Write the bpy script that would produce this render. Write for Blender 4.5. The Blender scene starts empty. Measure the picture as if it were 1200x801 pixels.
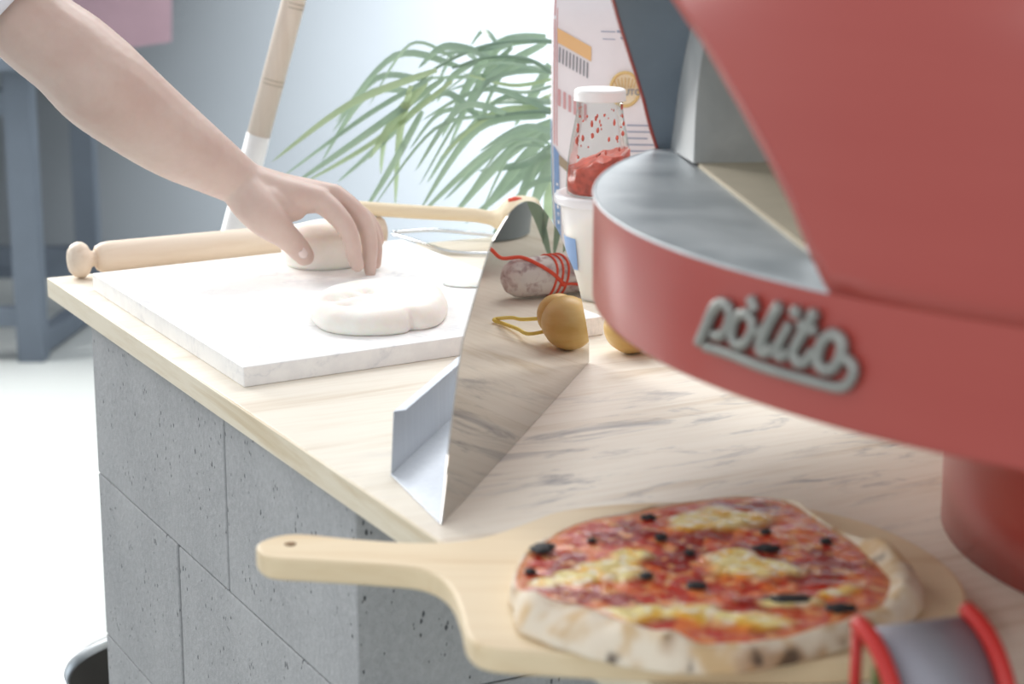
import bpy, bmesh, math, random
from mathutils import Vector, Matrix, noise as mn
random.seed(7)
PI = math.pi
SC = bpy.context.scene
COL = SC.collection
# ------------------------------------------------------------------ camera model (metres, table top is z = 0)
F = 2330.0; TH = math.atan(550 / F); SN, CS = math.sin(TH), math.cos(TH)
CAM = Vector((0, 0, .52))
FL = -.875                                   # floor level
def ray(x, y):
    a = (x - 600) / F; b = (400.5 - y) / F
    return Vector((a, CS + SN * b, -SN + CS * b))
def onz(x, y, z=0.0):
    d = ray(x, y); return CAM + d * ((z - CAM.z) / d.z)
def ony(x, y, Y):
    d = ray(x, y); return CAM + d * ((Y - CAM.y) / d.y)
# ------------------------------------------------------------------ materials
def lin(c): return c / 12.92 if c <= .04045 else ((c + .055) / 1.055) ** 2.4
def rgb(h): return tuple(lin(int(h[i:i + 2], 16) / 255) for i in (0, 2, 4)) + (1,)
class NT:
    def __init__(s, name):
        s.m = bpy.data.materials.new(name); s.m.use_nodes = True
        s.t = s.m.node_tree; s.b = s.t.nodes['Principled BSDF']
    def n(s, typ, **kw):
        o = s.t.nodes.new(typ)
        for k, v in kw.items(): setattr(o, k, v)
        return o
    def l(s, a, b): s.t.links.new(a, b)
    def co(s, sc=(1, 1, 1), rot=(0, 0, 0), kind='Object'):
        c = s.n('ShaderNodeTexCoord'); mp = s.n('ShaderNodeMapping')
        mp.inputs['Scale'].default_value = sc; mp.inputs['Rotation'].default_value = rot
        s.l(c.outputs[kind], mp.inputs['Vector']); return mp.outputs[0]
    def noise(s, vec, scale=5, detail=6, rough=.55, dist=0):
        o = s.n('ShaderNodeTexNoise'); o.inputs['Scale'].default_value = scale
        o.inputs['Detail'].default_value = detail; o.inputs['Roughness'].default_value = rough
        o.inputs['Distortion'].default_value = dist; s.l(vec, o.inputs['Vector']); return o.outputs['Fac']
    def ramp(s, fac, stops):
        o = s.n('ShaderNodeValToRGB'); e = o.color_ramp.elements
        e[0].position, e[0].color = stops[0]; e[1].position, e[1].color = stops[-1]
        for p, c in stops[1:-1]:
            k = e.new(p); k.color = c
        s.l(fac, o.inputs[0]); return o.outputs[0]
    def mix(s, fac, a, b, mode='MIX'):
        o = s.n('ShaderNodeMix', data_type='RGBA', blend_type=mode)
        for v, i in ((fac, 0), (a, 6), (b, 7)):
            if isinstance(v, (float, int, tuple)): o.inputs[i].default_value = v
            else: s.l(v, o.inputs[i])
        return o.outputs[2]
    def bump(s, h, st=.3, d=.002):
        o = s.n('ShaderNodeBump'); o.inputs['Strength'].default_value = st; o.inputs['Distance'].default_value = d
        s.l(h, o.inputs['Height']); s.l(o.outputs[0], s.b.inputs['Normal'])
    def set(s, color=None, rough=.5, metal=0, **kw):
        if color is not None:
            if isinstance(color, tuple): s.b.inputs['Base Color'].default_value = color
            else: s.l(color, s.b.inputs['Base Color'])
        if isinstance(rough, (float, int)): s.b.inputs['Roughness'].default_value = rough
        else: s.l(rough, s.b.inputs['Roughness'])
        s.b.inputs['Metallic'].default_value = metal
        for k, v in kw.items(): s.b.inputs[k.replace('_', ' ')].default_value = v
        return s.m
def plain(name, h, rough=.5, metal=0, var=.06, scale=8, **kw):
    t = NT(name); c = rgb(h); v = t.co()
    d = tuple(x * (1 - var) for x in c[:3]) + (1,); e = tuple(min(1, x * (1 + var)) for x in c[:3]) + (1,)
    return t.set(t.ramp(t.noise(v, scale), [(.3, d), (.7, e)]), rough, metal, **kw)
def wood(name, light, dark, ang=0, scale=1, rough=.55, stain=None, axis='x', bumpst=.15):
    t = NT(name); s = (2.2, 26, 26) if axis == 'x' else (26, 26, 2.2)
    s = tuple(k * scale for k in s)
    # rotate so the grain runs along the wanted direction, then stretch
    c = t.n('ShaderNodeTexCoord'); m1 = t.n('ShaderNodeMapping'); m1.inputs['Rotation'].default_value = (0, 0, -ang)
    m2 = t.n('ShaderNodeMapping'); m2.inputs['Scale'].default_value = s
    t.l(c.outputs['Object'], m1.inputs[0]); t.l(m1.outputs[0], m2.inputs[0]); v = m2.outputs[0]
    n1 = t.noise(v, 1, 5, .6, .6); n2 = t.noise(v, 4.5, 4, .6, .2)
    col = t.ramp(n1, [(.32, rgb(light)), (.55, rgb(light)), (.72, rgb(dark))])
    col = t.mix(t.ramp(n2, [(.45, (0, 0, 0, 1)), (.75, (.35, .35, .35, 1))]), col, rgb(dark))
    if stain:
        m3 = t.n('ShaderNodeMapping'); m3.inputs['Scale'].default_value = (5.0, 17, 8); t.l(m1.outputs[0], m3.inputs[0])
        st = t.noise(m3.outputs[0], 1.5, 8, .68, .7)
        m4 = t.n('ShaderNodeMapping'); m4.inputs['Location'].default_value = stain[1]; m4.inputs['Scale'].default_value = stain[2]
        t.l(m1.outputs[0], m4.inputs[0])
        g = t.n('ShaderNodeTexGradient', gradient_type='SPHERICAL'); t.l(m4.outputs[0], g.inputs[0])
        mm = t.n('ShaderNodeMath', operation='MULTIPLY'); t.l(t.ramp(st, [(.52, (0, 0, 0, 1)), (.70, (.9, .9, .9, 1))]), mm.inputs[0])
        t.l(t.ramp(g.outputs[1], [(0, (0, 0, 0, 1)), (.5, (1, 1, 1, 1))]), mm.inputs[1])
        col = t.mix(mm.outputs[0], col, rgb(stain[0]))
    t.bump(n2, bumpst, .001)
    return t.set(col, rough)
ANG = math.atan2(.463, .886)                 # the table's long axis
M = {}
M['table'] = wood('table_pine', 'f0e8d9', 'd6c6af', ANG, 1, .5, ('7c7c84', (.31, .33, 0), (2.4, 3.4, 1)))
M['edge'] = wood('pine_edge', 'eee4ce', 'd3bf9a', ANG + PI / 2, 1.3)
M['peel'] = wood('birch_peel', 'ecd8b4', 'dcc094', .0, 1.2, .5)
M['beech'] = wood('beech', 'e6d5c2', 'd4bda4', .6, 1.2, .5)
M['spoonwood'] = wood('spoon_wood', 'efdfc0', 'dcc49c', 0, 1.4, .55)
M['pole'] = wood('pole_wood', 'e6d8ca', 'd4c2b2', 0, 1, .5, axis='z')
M['white'] = plain('white_plastic', 'f2f2f0', .4)
M['tee'] = plain('white_cotton', 'eceef4', .9)
M['jeans'] = plain('dark_denim', '39465a', .9); M['shoe'] = plain('black_leather', '222224', .5)
M['hair'] = plain('brown_hair', '4a352a', .7); M['eye'] = plain('eye_white', 'e8e8e8', .2); M['iris'] = plain('iris', '3b2a20', .2)
M['lip'] = plain('lip', 'b0736a', .5)
def marble():
    t = NT('white_marble'); v = t.co(); n = t.noise(v, 4, 8, .6, 1.6)
    c = t.ramp(n, [(.40, rgb('f6f6f5')), (.48, rgb('f3f3f3')), (.5, rgb('e4e5e7')), (.52, rgb('f3f3f3')), (.6, rgb('f7f7f6'))])
    f = t.noise(t.co((1, 1, 1)), 30, 6, .7); c = t.mix(t.ramp(f, [(.4, (0, 0, 0, 1)), (.55, (.85, .85, .85, 1))]), c, rgb('fdfdfb'))
    t.bump(f, .35, .001); return t.set(c, .45)
M['marble'] = marble()
def concrete():
    t = NT('aerated_concrete'); v = t.co(); n = t.noise(v, 6, 10, .65); n2 = t.noise(v, 140, 4, .7)
    c = t.ramp(n, [(.3, rgb('a2a4a6')), (.7, rgb('b5b7b8'))])
    vo = t.n('ShaderNodeTexVoronoi'); vo.inputs['Scale'].default_value = 95; t.l(t.co((1.6, 1.6, .8)), vo.inputs['Vector'])
    n3 = t.noise(v, 35, 3, .6)
    pit = t.n('ShaderNodeMath', operation='ADD'); t.l(vo.outputs['Distance'], pit.inputs[0]); t.l(n3, pit.inputs[1])
    p = t.ramp(pit.outputs[0], [(.52, (0, 0, 0, 1)), (.62, (1, 1, 1, 1))])
    c = t.mix(p, rgb('54585c'), c)
    c = t.mix(t.ramp(n2, [(.4, (0, 0, 0, 1)), (.7, (.5, .5, .5, 1))]), c, rgb('c4c6c8'))
    ad = t.n('ShaderNodeMath', operation='ADD'); t.l(p, ad.inputs[0]); t.l(n2, ad.inputs[1])
    t.bump(ad.outputs[0], .8, .002); return t.set(c, .95)
M['concrete'] = concrete()
def dough(name, a='faf6ee', b='f3ede2'):
    t = NT(name); v = t.co(); n = t.noise(v, 25, 8, .65)
    t.bump(n, .35, .003); return t.set(t.ramp(n, [(.35, rgb(a)), (.7, rgb(b))]), .8, Subsurface_Weight=.3, Subsurface_Scale=.02)
M['dough'] = dough('dough')
def steel(name, a, b, rough=.35, scale=9, metal=1, an=(1, 1, 1)):
    t = NT(name); n = t.noise(t.co(an), scale, 8, .6, .8)
    return t.set(t.ramp(n, [(.3, rgb(a)), (.7, rgb(b))]), t.ramp(n, [(.3, (rough,) * 3 + (1,)), (.7, (rough + .18,) * 3 + (1,))]), metal)
M['galv'] = steel('galvanised_steel', 'b2b9bd', 'dde1e3', .4, 9, .45)
M['inner'] = steel('inner_steel', 'a4a9ab', 'd6d7d5', .5, 5, .2)
M['alu'] = steel('satin_steel', 'c3c9d2', 'd4d9e0', .42, 3, .85, (60, 60, 1))
M['badge'] = steel('badge_metal', '9a9c98', 'acaea9', .42, 30, .75)
M['pot'] = steel('pot_steel', 'b5b9bb', 'd5d8da', .25, 3)
M['chrome'] = NT('chrome').set(rgb('dfe2e6'), .15, 1)
M['mirror'] = NT('mirror_polished_steel').set(rgb('b9b4ae'), .012, 1)
def redpaint():
    t = NT('oven_red_paint'); n = t.noise(t.co((1, 1, 9)), 2.2, 3, .5)
    return t.set(t.ramp(n, [(.3, rgb('ad433b')), (.7, rgb('b24a41'))]), .38, 0, Coat_Weight=.5, Coat_Roughness=.22)
M['red'] = redpaint()
M['stone'] = plain('refractory_stone', 'c9bda6', .9, scale=20)
M['gredge'] = plain('red_plastic', 'c8302b', .35); M['grey'] = steel('grey_sheet', '9a9aa4', 'b4b4bc', .45, 5, .5)
M['green'] = plain('green_plastic', '7b8a55', .5)
M['rack'] = plain('haze_paled_steel', '646e7a', .6)  # dark steel lightened in its colour to stand in for background haze
M['blackp'] = plain('dark_pot', '7c8890', .5)
M['leaf'] = None
def leaf(name, a, b):
    t = NT(name); n = t.noise(t.co((1, 1, 1)), 14, 4)
    m = t.set(t.ramp(n, [(.3, rgb(a)), (.7, rgb(b))]), .32)
    tr = t.n('ShaderNodeBsdfTranslucent'); tr.inputs[0].default_value = rgb('a9bfa0')
    mx = t.n('ShaderNodeMixShader'); mx.inputs[0].default_value = .38
    t.l(t.b.outputs[0], mx.inputs[1]); t.l(tr.outputs[0], mx.inputs[2])
    t.l(mx.outputs[0], t.t.nodes['Material Output'].inputs[0]); return m
M['leaf'] = leaf('palm_leaf', '7c978b', '9cb1a3'); M['leaf2'] = leaf('young_palm_leaf', 'a0b386', 'b6c498')
M['skin'] = None
def skin():
    t = NT('skin'); n = t.noise(t.co(), 18, 6, .6)
    t.bump(t.noise(t.co(), 160, 4), .12, .001)
    return t.set(t.ramp(n, [(.35, rgb('d5c0b4')), (.7, rgb('ccb2a6'))]), .5, Subsurface_Weight=.15, Subsurface_Scale=.012)
M['skin'] = skin(); M['nail'] = plain('finger_nail', 'ead9d2', .25)
def glass(name, col='ffffff', rough=.02, alpha=None):
    t = NT(name); gl = t.n('ShaderNodeBsdfGlossy'); gl.inputs[1].default_value = .03
    tr = t.n('ShaderNodeBsdfTransparent'); tr.inputs[0].default_value = rgb(col)
    fr = t.n('ShaderNodeFresnel'); fr.inputs[0].default_value = 1.35
    mx = t.n('ShaderNodeMixShader'); ml = t.n('ShaderNodeMath', operation='MULTIPLY'); ml.inputs[1].default_value = .45; t.l(fr.outputs[0], ml.inputs[0]); t.l(ml.outputs[0], mx.inputs[0]); t.l(tr.outputs[0], mx.inputs[1]); t.l(gl.outputs[0], mx.inputs[2])
    t.l(mx.outputs[0], t.t.nodes['Material Output'].inputs[0]); return t.m
M['glass'] = glass('clear_glass', 'f4f7f6')
def frosty():
    t = NT('translucent_tub'); t.set(rgb('fcfdff'), .25)
    tr = t.n('ShaderNodeBsdfTransparent'); mx = t.n('ShaderNodeMixShader'); mx.inputs[0].default_value = .5
    t.l(tr.outputs[0], mx.inputs[1]); t.l(t.b.outputs[0], mx.inputs[2]); t.l(mx.outputs[0], t.t.nodes['Material Output'].inputs[0]); return t.m
M['tub'] = frosty()
M['cream'] = dough('fresh_cheese', 'f6eeda', 'f0e6cc')
M['sauce'] = plain('tomato_sauce', 'cf6555', .3, var=.3, scale=90)
M['blue'] = plain('blue_print', '7d9cc6', .5); M['orange'] = plain('orange_print', 'ecc38c', .6); M['pink'] = plain('red_print', 'd5a6a8', .6)
M['ink'] = plain('grey_ink', '8d9097', .6); M['gold'] = plain('gold_print', 'e6c98a', .6); M['paper'] = plain('white_paper', 'eeedf0', .75)
M['bluegrey'] = plain('blue_ink', 'a3aec2', .6); M['brownprint'] = plain('brown_print', 'a39680', .6)
def salami():
    t = NT('mould_dusted_salami'); n = t.noise(t.co(), 60, 6, .6, .5)
    t.bump(n, .5, .002); return t.set(t.ramp(n, [(.33, rgb('a08488')), (.42, rgb('c0b2b0')), (.52, rgb('dcd6d2'))]), .85)
M['salami'] = salami(); M['twine'] = plain('red_twine', 'e0563f', .7); M['raffia'] = plain('yellow_raffia', 'efd76a', .6)
def cheese():
    t = NT('smoked_cheese_skin'); n = t.noise(t.co((1, 1, 4)), 12, 4)
    return t.set(t.ramp(n, [(.3, rgb('d0a65c')), (.7, rgb('e4c485'))]), .4, Subsurface_Weight=.1, Subsurface_Scale=.01)
M['cheese'] = cheese()
M['wall'] = plain('wall_paint', '7c8287', .9, var=.05, scale=.7); M['floor'] = plain('resin_floor', 'bcc0be', .55, var=.03, scale=1.2)
M['banner'] = plain('haze_paled_red_cloth', 'a08690', .9)  # red cloth greyed in its colour to stand in for background haze
M['bowlred'] = plain('red_enamel', '9a4450', .4); M['soil'] = plain('soil', '4a3a2e', 1)
M['char'] = plain('charred', '2b2a2c', .7); M['melt'] = None
def colattr(name, rough=.4, bumpscale=120):
    t = NT(name); a = t.n('ShaderNodeVertexColor'); a.layer_name = 'Col'
    t.bump(t.noise(t.co(), bumpscale, 5, .6), .5, .002); return t.set(a.outputs[0], rough)
M['topping'] = colattr('pizza_topping', .16); M['crust'] = colattr('pizza_crust', .75)
# ------------------------------------------------------------------ object helpers
OFF = {}
def empty(name, label, cat, loc=(0, 0, 0), group=None):
    o = bpy.data.objects.new(name, None); COL.objects.link(o); o.location = loc
    o.empty_display_size = .05; o['label'] = label; o['category'] = cat
    if group: o['group'] = group
    OFF[o.name] = Vector(loc); return o
class MB:
    def __init__(s): s.v = []; s.f = []; s.cols = None
    def add(s, vs, fs):
        k = len(s.v); s.v += [Vector(p) for p in vs]; s.f += [tuple(i + k for i in f) for f in fs]; return s
    def box(s, c, d, ax=(1, 0), shear=None):
        """box centred at c, size d, local x along the unit vector ax"""
        ux = Vector((ax[0], ax[1], 0)).normalized(); uy = Vector((-ux.y, ux.x, 0)); uz = Vector((0, 0, 1)); c = Vector(c)
        vs = [c + ux * (i * d[0] / 2) + uy * (j * d[1] / 2) + uz * (k * d[2] / 2) for i in (-1, 1) for j in (-1, 1) for k in (-1, 1)]
        return s.add(vs, [(0, 1, 3, 2), (4, 6, 7, 5), (0, 4, 5, 1), (2, 3, 7, 6), (0, 2, 6, 4), (1, 5, 7, 3)])
    def prism(s, pts, z0, z1):
        n = len(pts); vs = [(p[0], p[1], z0) for p in pts] + [(p[0], p[1], z1) for p in pts]
        return s.add(vs, [tuple(reversed(range(n))), tuple(range(n, 2 * n))] + [(i, (i + 1) % n, n + (i + 1) % n, n + i) for i in range(n)])
    def tube(s, pts, r, n=12, caps=True, flat=1.0, up=None):
        pts = [Vector(p) for p in pts]; m = len(pts)
        if not hasattr(r, '__len__'): r = [r] * m
        vs = []; prev = None
        for i, p in enumerate(pts):
            t = (pts[min(i + 1, m - 1)] - pts[max(i - 1, 0)]).normalized()
            if prev is None:
                a = Vector(up) if up else (Vector((0, 0, 1)) if abs(t.z) < .9 else Vector((1, 0, 0)))
            else: a = prev
            a = (a - t * a.dot(t)).normalized(); prev = a; b = t.cross(a)
            for k in range(n):
                an = 2 * PI * k / n; vs.append(p + (a * math.cos(an) * flat + b * math.sin(an)) * r[i])
        fs = [(i * n + k, i * n + (k + 1) % n, (i + 1) * n + (k + 1) % n, (i + 1) * n + k) for i in range(m - 1) for k in range(n)]
        if caps: fs += [tuple(reversed(range(n))), tuple((m - 1) * n + k for k in range(n))]
        return s.add(vs, fs)
    def lathe(s, prof, base=(0, 0, 0), axis=(0, 0, 1), n=48, closed=False):
        ax = Vector(axis).normalized(); a = Vector((0, 0, 1)) if abs(ax.z) < .9 else Vector((1, 0, 0))
        a = (a - ax * a.dot(ax)).normalized(); b = ax.cross(a); base = Vector(base); vs = []
        for (r, h) in prof:
            for k in range(n):
                an = 2 * PI * k / n; vs.append(base + ax * h + (a * math.cos(an) + b * math.sin(an)) * max(r, 1e-5))
        m = len(prof); rng = range(m) if closed else range(m - 1)
        fs = [(i * n + k, i * n + (k + 1) % n, ((i + 1) % m) * n + (k + 1) % n, ((i + 1) % m) * n + k) for i in rng for k in range(n)]
        return s.add(vs, fs)
    def blob(s, c, r, n=14, sq=(1, 1, 1), nz=0, seed=0):
        c = Vector(c); vs = []; 
        for i in range(n + 1):
            ph = PI * i / n
            for k in range(2 * n):
                an = PI * k / n; d = Vector((math.sin(ph) * math.cos(an), math.sin(ph) * math.sin(an), math.cos(ph)))
                q = 1 + nz * mn.noise(d * 2 + Vector((seed, seed * 2.3, 0)))
                vs.append(c + Vector((d.x * sq[0], d.y * sq[1], d.z * sq[2])) * r * q)
        return s.add(vs, [(i * 2 * n + k, i * 2 * n + (k + 1) % (2 * n), (i + 1) * 2 * n + (k + 1) % (2 * n), (i + 1) * 2 * n + k) for i in range(n) for k in range(2 * n)])
    def build(s, name, mat, parent=None, loc=None, smooth=True, bevel=0, seg=2, merge=True, recalc=True):
        off = OFF.get(parent.name, Vector()) if parent else Vector(loc or (0, 0, 0))
        me = bpy.data.meshes.new(name); me.from_pydata([tuple(p - off) for p in s.v], [], s.f)
        bm = bmesh.new(); bm.from_mesh(me)
        if merge: bmesh.ops.remove_doubles(bm, verts=bm.verts, dist=1e-6)
        if recalc: bmesh.ops.recalc_face_normals(bm, faces=bm.faces)
        bm.to_mesh(me); bm.free()
        o = bpy.data.objects.new(name, me); COL.objects.link(o)
        if mat: me.materials.append(mat)
        if parent: o.parent = parent
        else: o.location = off
        OFF[o.name] = off
        if smooth:
            me.polygons.foreach_set('use_smooth', [True] * len(me.polygons))
            if smooth == 'auto':
                for e in me.edges: pass
        if bevel:
            b = o.modifiers.new('bevel', 'BEVEL'); b.width = bevel; b.segments = seg; b.limit_method = 'ANGLE'; b.angle_limit = .6
            w = o.modifiers.new('wn', 'WEIGHTED_NORMAL')
        return o
def sharp(o, ang=40):
    me = o.data; bm = bmesh.new(); bm.from_mesh(me)
    for e in bm.edges:
        e.smooth = not (len(e.link_faces) == 2 and e.calc_face_angle(0) > math.radians(ang))
    bm.to_mesh(me); bm.free(); return o
def tag(o, label=None, cat=None, group=None, kind=None):
    for k, v in (('label', label), ('category', cat), ('group', group), ('kind', kind)):
        if v: o[k] = v
    return o
def sstep(a, b, x):
    t = min(1, max(0, (x - a) / (b - a))); return t * t * (3 - 2 * t)
def spline(pts, n=8):
    P = [Vector(p) for p in pts]; out = []
    for i in range(len(P) - 1):
        p0 = P[max(i - 1, 0)]; p1 = P[i]; p2 = P[i + 1]; p3 = P[min(i + 2, len(P) - 1)]
        for k in range(n):
            t = k / n
            out.append(.5 * ((2 * p1) + (p2 - p0) * t + (2 * p0 - 5 * p1 + 4 * p2 - p3) * t * t + (3 * p1 - p0 - 3 * p2 + p3) * t ** 3))
    return out + [P[-1]]
def closed_spline(pts, n=6):
    P = [Vector(p) for p in pts]; m = len(P); out = []
    for i in range(m):
        p0, p1, p2, p3 = P[i - 1], P[i], P[(i + 1) % m], P[(i + 2) % m]
        for k in range(n):
            t = k / n
            out.append(.5 * ((2 * p1) + (p2 - p0) * t + (2 * p0 - 5 * p1 + 4 * p2 - p3) * t * t + (3 * p1 - p0 - 3 * p2 + p3) * t ** 3))
    return out
# table frame: u across (to the right and away), v along the left edge (towards the camera)
T0 = Vector((-.611, 2.573, 0)); U = Vector((.886, .463, 0)).normalized(); V = Vector((.463, -.886, 0)).normalized()
def tv(u, v, z=0): return T0 + U * u + V * v + Vector((0, 0, z))
# ------------------------------------------------------------------ setting
tag(MB().box((1, 3, FL - .05), (14, 16, .1)).build('floor', M['floor'], smooth=False), kind='structure')
WY = 6.9
tag(MB().box((1, WY + .05, .9), (14, .1, 3.6)).build('wall_back', M['wall'], smooth=False), kind='structure')
tag(MB().box((1, WY - .008, FL + .05), (14, .016, .1)).build('baseboard_back', M['rack'], smooth=False), kind='structure')
# ------------------------------------------------------------------ table top
tab = empty('worktop', 'large pale pine worktop laid on the grey concrete blocks', 'table', tv(.5, 1, -.026))
TW, TL = 1.55, 1.86
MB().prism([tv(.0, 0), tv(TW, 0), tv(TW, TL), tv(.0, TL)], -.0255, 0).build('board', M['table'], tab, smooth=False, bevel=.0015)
MB().box(tv(-.0015, TL / 2, -.0129), (TL, .003, .0252), (V.x, V.y)).build('edge_strip', M['edge'], tab, smooth=False, bevel=.0008)
# ------------------------------------------------------------------ concrete blocks (each one could be lifted away)
CT = [-.026, -.222, -.4395, -.657, FL]
far, near = .171, 1.007
def block(u0, u1, v0, v1, z0, z1, label):
    c = tv((u0 + u1) / 2, (v0 + v1) / 2, z0)
    o = MB().box(tv((u0 + u1) / 2, (v0 + v1) / 2, (z0 + z1) / 2), (u1 - u0, v1 - v0, z1 - z0), (U.x, U.y)).build('concrete_block', M['concrete'], loc=c, smooth=False, bevel=.0022, seg=2)
    return tag(o, label, 'block', 'aerated concrete blocks of the table pillars')
splits = [(.488, 'under the pale worktop'), (.315, 'in the second course'), (.488, 'in the third course'), (.315, 'in the bottom course on the floor')]
for i, (s, w) in enumerate(splits):
    z1, z0 = CT[i] - .0006, CT[i + 1] + .0006
    g = .003 if i != 1 else .006
    block(.006, .306, far, far + s - .001, z0, z1, 'pitted grey concrete block at the far left corner, ' + w)
    block(.006, .306, far + s + g, near, z0, z1, 'pitted grey concrete block at the near corner, ' + w)
    block(.309, .609, far, near, z0, z1, 'long concrete block behind the outer ones, ' + w)
    block(1.1, 1.4, far, near, z0, z1, 'grey concrete block of the right hand pillar, ' + w)
# ------------------------------------------------------------------ marble slab
fl_, nl_ = Vector((-.5362, 2.4916, 0)), Vector((-.2781, 1.9963, 0)); bb = Vector((.384, .243, 0))
slab = MB().prism([nl_, nl_ + bb, fl_ + bb, fl_], .0, .022).build('marble_slab', M['marble'], loc=nl_, smooth=False, bevel=.0015)
tag(slab, 'white veined marble pastry slab dusted with flour on the pine worktop', 'slab')
# ------------------------------------------------------------------ rolling pin
pa, pb = Vector((-.5505, 2.580, .0243)), Vector((-.186, 2.796, .0225)); ax = (pb - pa).normalized(); L = (pb - pa).length
pin = empty('rolling_pin', 'beech rolling pin with a knob handle lying behind the marble slab', 'rolling pin', (pa + pb) / 2 - Vector((0, 0, .0226)))
sharp(MB().lathe([(0, 0), (.012, 0), (.0165, .003), (.0200, .010), (.0213, .020), (.0213, L - .003), (.0200, L), (0, L)], pa, ax, 40).build('roller', M['beech'], pin), 50)
MB().lathe([(0, -.036), (.008, -.0357), (.0165, -.0335), (.0215, -.029), (.0240, -.0225), (.0235, -.0165), (.020, -.0115), (.014, -.008), (.0108, -.005), (.0102, -.002), (.0115, .001), (0, .003)], pa, ax, 36).build('knob', M['beech'], pin)
# ------------------------------------------------------------------ generic radial lump
def lump(outline, prof, mat, name, parent=None, loc=None, h=None, n=None, colf=None):
    c = sum((Vector(p) for p in outline), Vector()) / len(outline); vs = []; m = len(outline); rows = []
    fs = []; cols = []
    vs.append(Vector((c.x, c.y, prof[0][1])))
    for (q, z) in prof[1:]:
        for p in outline:
            P = c + (Vector(p) - c) * q; vs.append(Vector((P.x, P.y, z)))
    for k in range(m): fs.append((0, 1 + k, 1 + (k + 1) % m))
    for i in range(len(prof) - 2):
        for k in range(m): fs.append((1 + i * m + k, 1 + (i + 1) * m + k, 1 + (i + 1) * m + (k + 1) % m, 1 + i * m + (k + 1) % m))
    fs.append(tuple(1 + (len(prof) - 2) * m + k for k in range(m)))
    qs = [0] + [q for (q, z) in prof[1:] for _ in range(m)]
    if h: vs = [h(p, q) for p, q in zip(vs, qs)]
    mb = MB().add(vs, fs); o = mb.build(name, mat, parent, loc, merge=False)
    if colf:
        a = o.data.color_attributes.new('Col', 'FLOAT_COLOR', 'POINT')
        for i, p in enumerate(vs): a.data[i].color = colf(p, qs[i])
    return o
def circ(c, r, n=48, sq=1, ph=0): return [Vector((c[0] + r * math.cos(2 * PI * k / n + ph), c[1] + r * sq * math.sin(2 * PI * k / n + ph), 0)) for k in range(n)]
ZS = .022
def hb(p, q):
    w = mn.noise(p * 22) * .004 + mn.noise(p * 60) * .0012
    return p + Vector((w * .6, w * .4, w if p.z > ZS + .004 else 0))
BALL = Vector((-.246, 2.557, ZS))
prof = [(0, .0585)] + [(math.sin(a), .0265 + .032 * math.cos(a)) for a in [PI / 2 * k / 12 for k in range(1, 13)]] + [(.995, .022), (.975, .014), (.93, .006), (.86, .0003)]
o = lump(circ(BALL, .0575, 64), [(q, z + ZS) for q, z in prof], M['dough'], 'dough_ball', loc=BALL, h=hb)
tag(o, 'round ball of white dough gripped by the left hand on the marble slab', 'dough')
dpx = [(365, 366), (372, 352), (392, 344), (425, 337), (470, 335), (508, 341), (523, 352), (524, 364), (515, 374), (498, 379), (482, 380), (475, 383), (450, 386), (410, 386), (383, 382), (369, 375)]
dout = [onz(x, y, ZS + .008) for x, y in dpx]; dout = closed_spline([(p.x, p.y, 0) for p in dout], 6)
dents = [(onz(388, 352, ZS + .02), .012), (onz(412, 350, ZS + .02), .009), (onz(405, 360, ZS + .02), .008), (onz(430, 345, ZS + .02), .008)]
def hd(p, q):
    z = p.z
    if z > ZS + .012:
        for c, r in dents: z -= .011 * math.exp(-((p.x - c.x) ** 2 + (p.y - c.y) ** 2) / r ** 2)
        z += mn.noise(p * 30) * .003
    return Vector((p.x, p.y, max(z, ZS + .0003)))
prof = [(0, .024)] + [(k / 16, .0245) for k in range(1, 13)] + [(.8, .0243), (.86, .0232), (.92, .020), (.965, .0155), (.99, .011), (1, .007), (.99, .003), (.96, .0003)]
o = lump(dout, [(q, z + ZS) for q, z in prof], M['dough'], 'dough_disc', loc=onz(445, 375, ZS), h=hd)
tag(o, 'flattened white dough disc with finger dents at the front of the marble slab', 'dough')
# small heap of flour
fc = onz(552, 333, ZS)
o = lump(circ(fc, .035, 40, .7), [(0, ZS + .006), (.3, ZS + .0055), (.6, ZS + .003), (.85, ZS + .001), (1, ZS + .0002)], M['dough'], 'flour', loc=fc, h=lambda p, q: p + Vector((0, 0, abs(mn.noise(p * 70)) * .002)))
tag(o, 'small heap of white flour on the right of the marble slab', 'flour', kind='stuff')
# ------------------------------------------------------------------ mirror-polished oven door
A = Vector((-.057, 1.55, 0)); mu = Vector((.247, .969, 0)).normalized(); mnrm = Vector((mu.y, -mu.x, 0))
door = empty('oven_door', 'mirror polished steel oven door standing on the worktop beside the slab', 'oven door', A + mu * .28)
mp = [(0.0, .0), (.012, .034), (.024, .064), (.060, .130), (.085, .153), (.112, .173), (.157, .202), (.190, .213), (.225, .2205), (.262, .223), (.300, .2195), (.345, .207), (.384, .188), (.425, .166), (.462, .138), (.497, .112), (.527, .081), (.552, .05), (.570, .022), (.571, .0)]
ol = [mp[0]] + [(p.x, p.y) for p in spline([(a, b, 0) for a, b in mp[1:-1]], 4)] + [mp[-1]]
vs = [A + mu * s_ + Vector((0, 0, z + .0012)) for s_, z in ol]; k = len(vs); th = .0012
vs2 = [p - mnrm * th for p in vs]
MB().add(vs + vs2, [tuple(range(k)), tuple(reversed(range(k, 2 * k)))] + [(i, (i + 1) % k, k + (i + 1) % k, k + i) for i in range(k)]).build('mirror_panel', M['mirror'], door, smooth=False)
def dp(s_, d, z): return A + mu * s_ - mnrm * d + Vector((0, 0, z))
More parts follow.
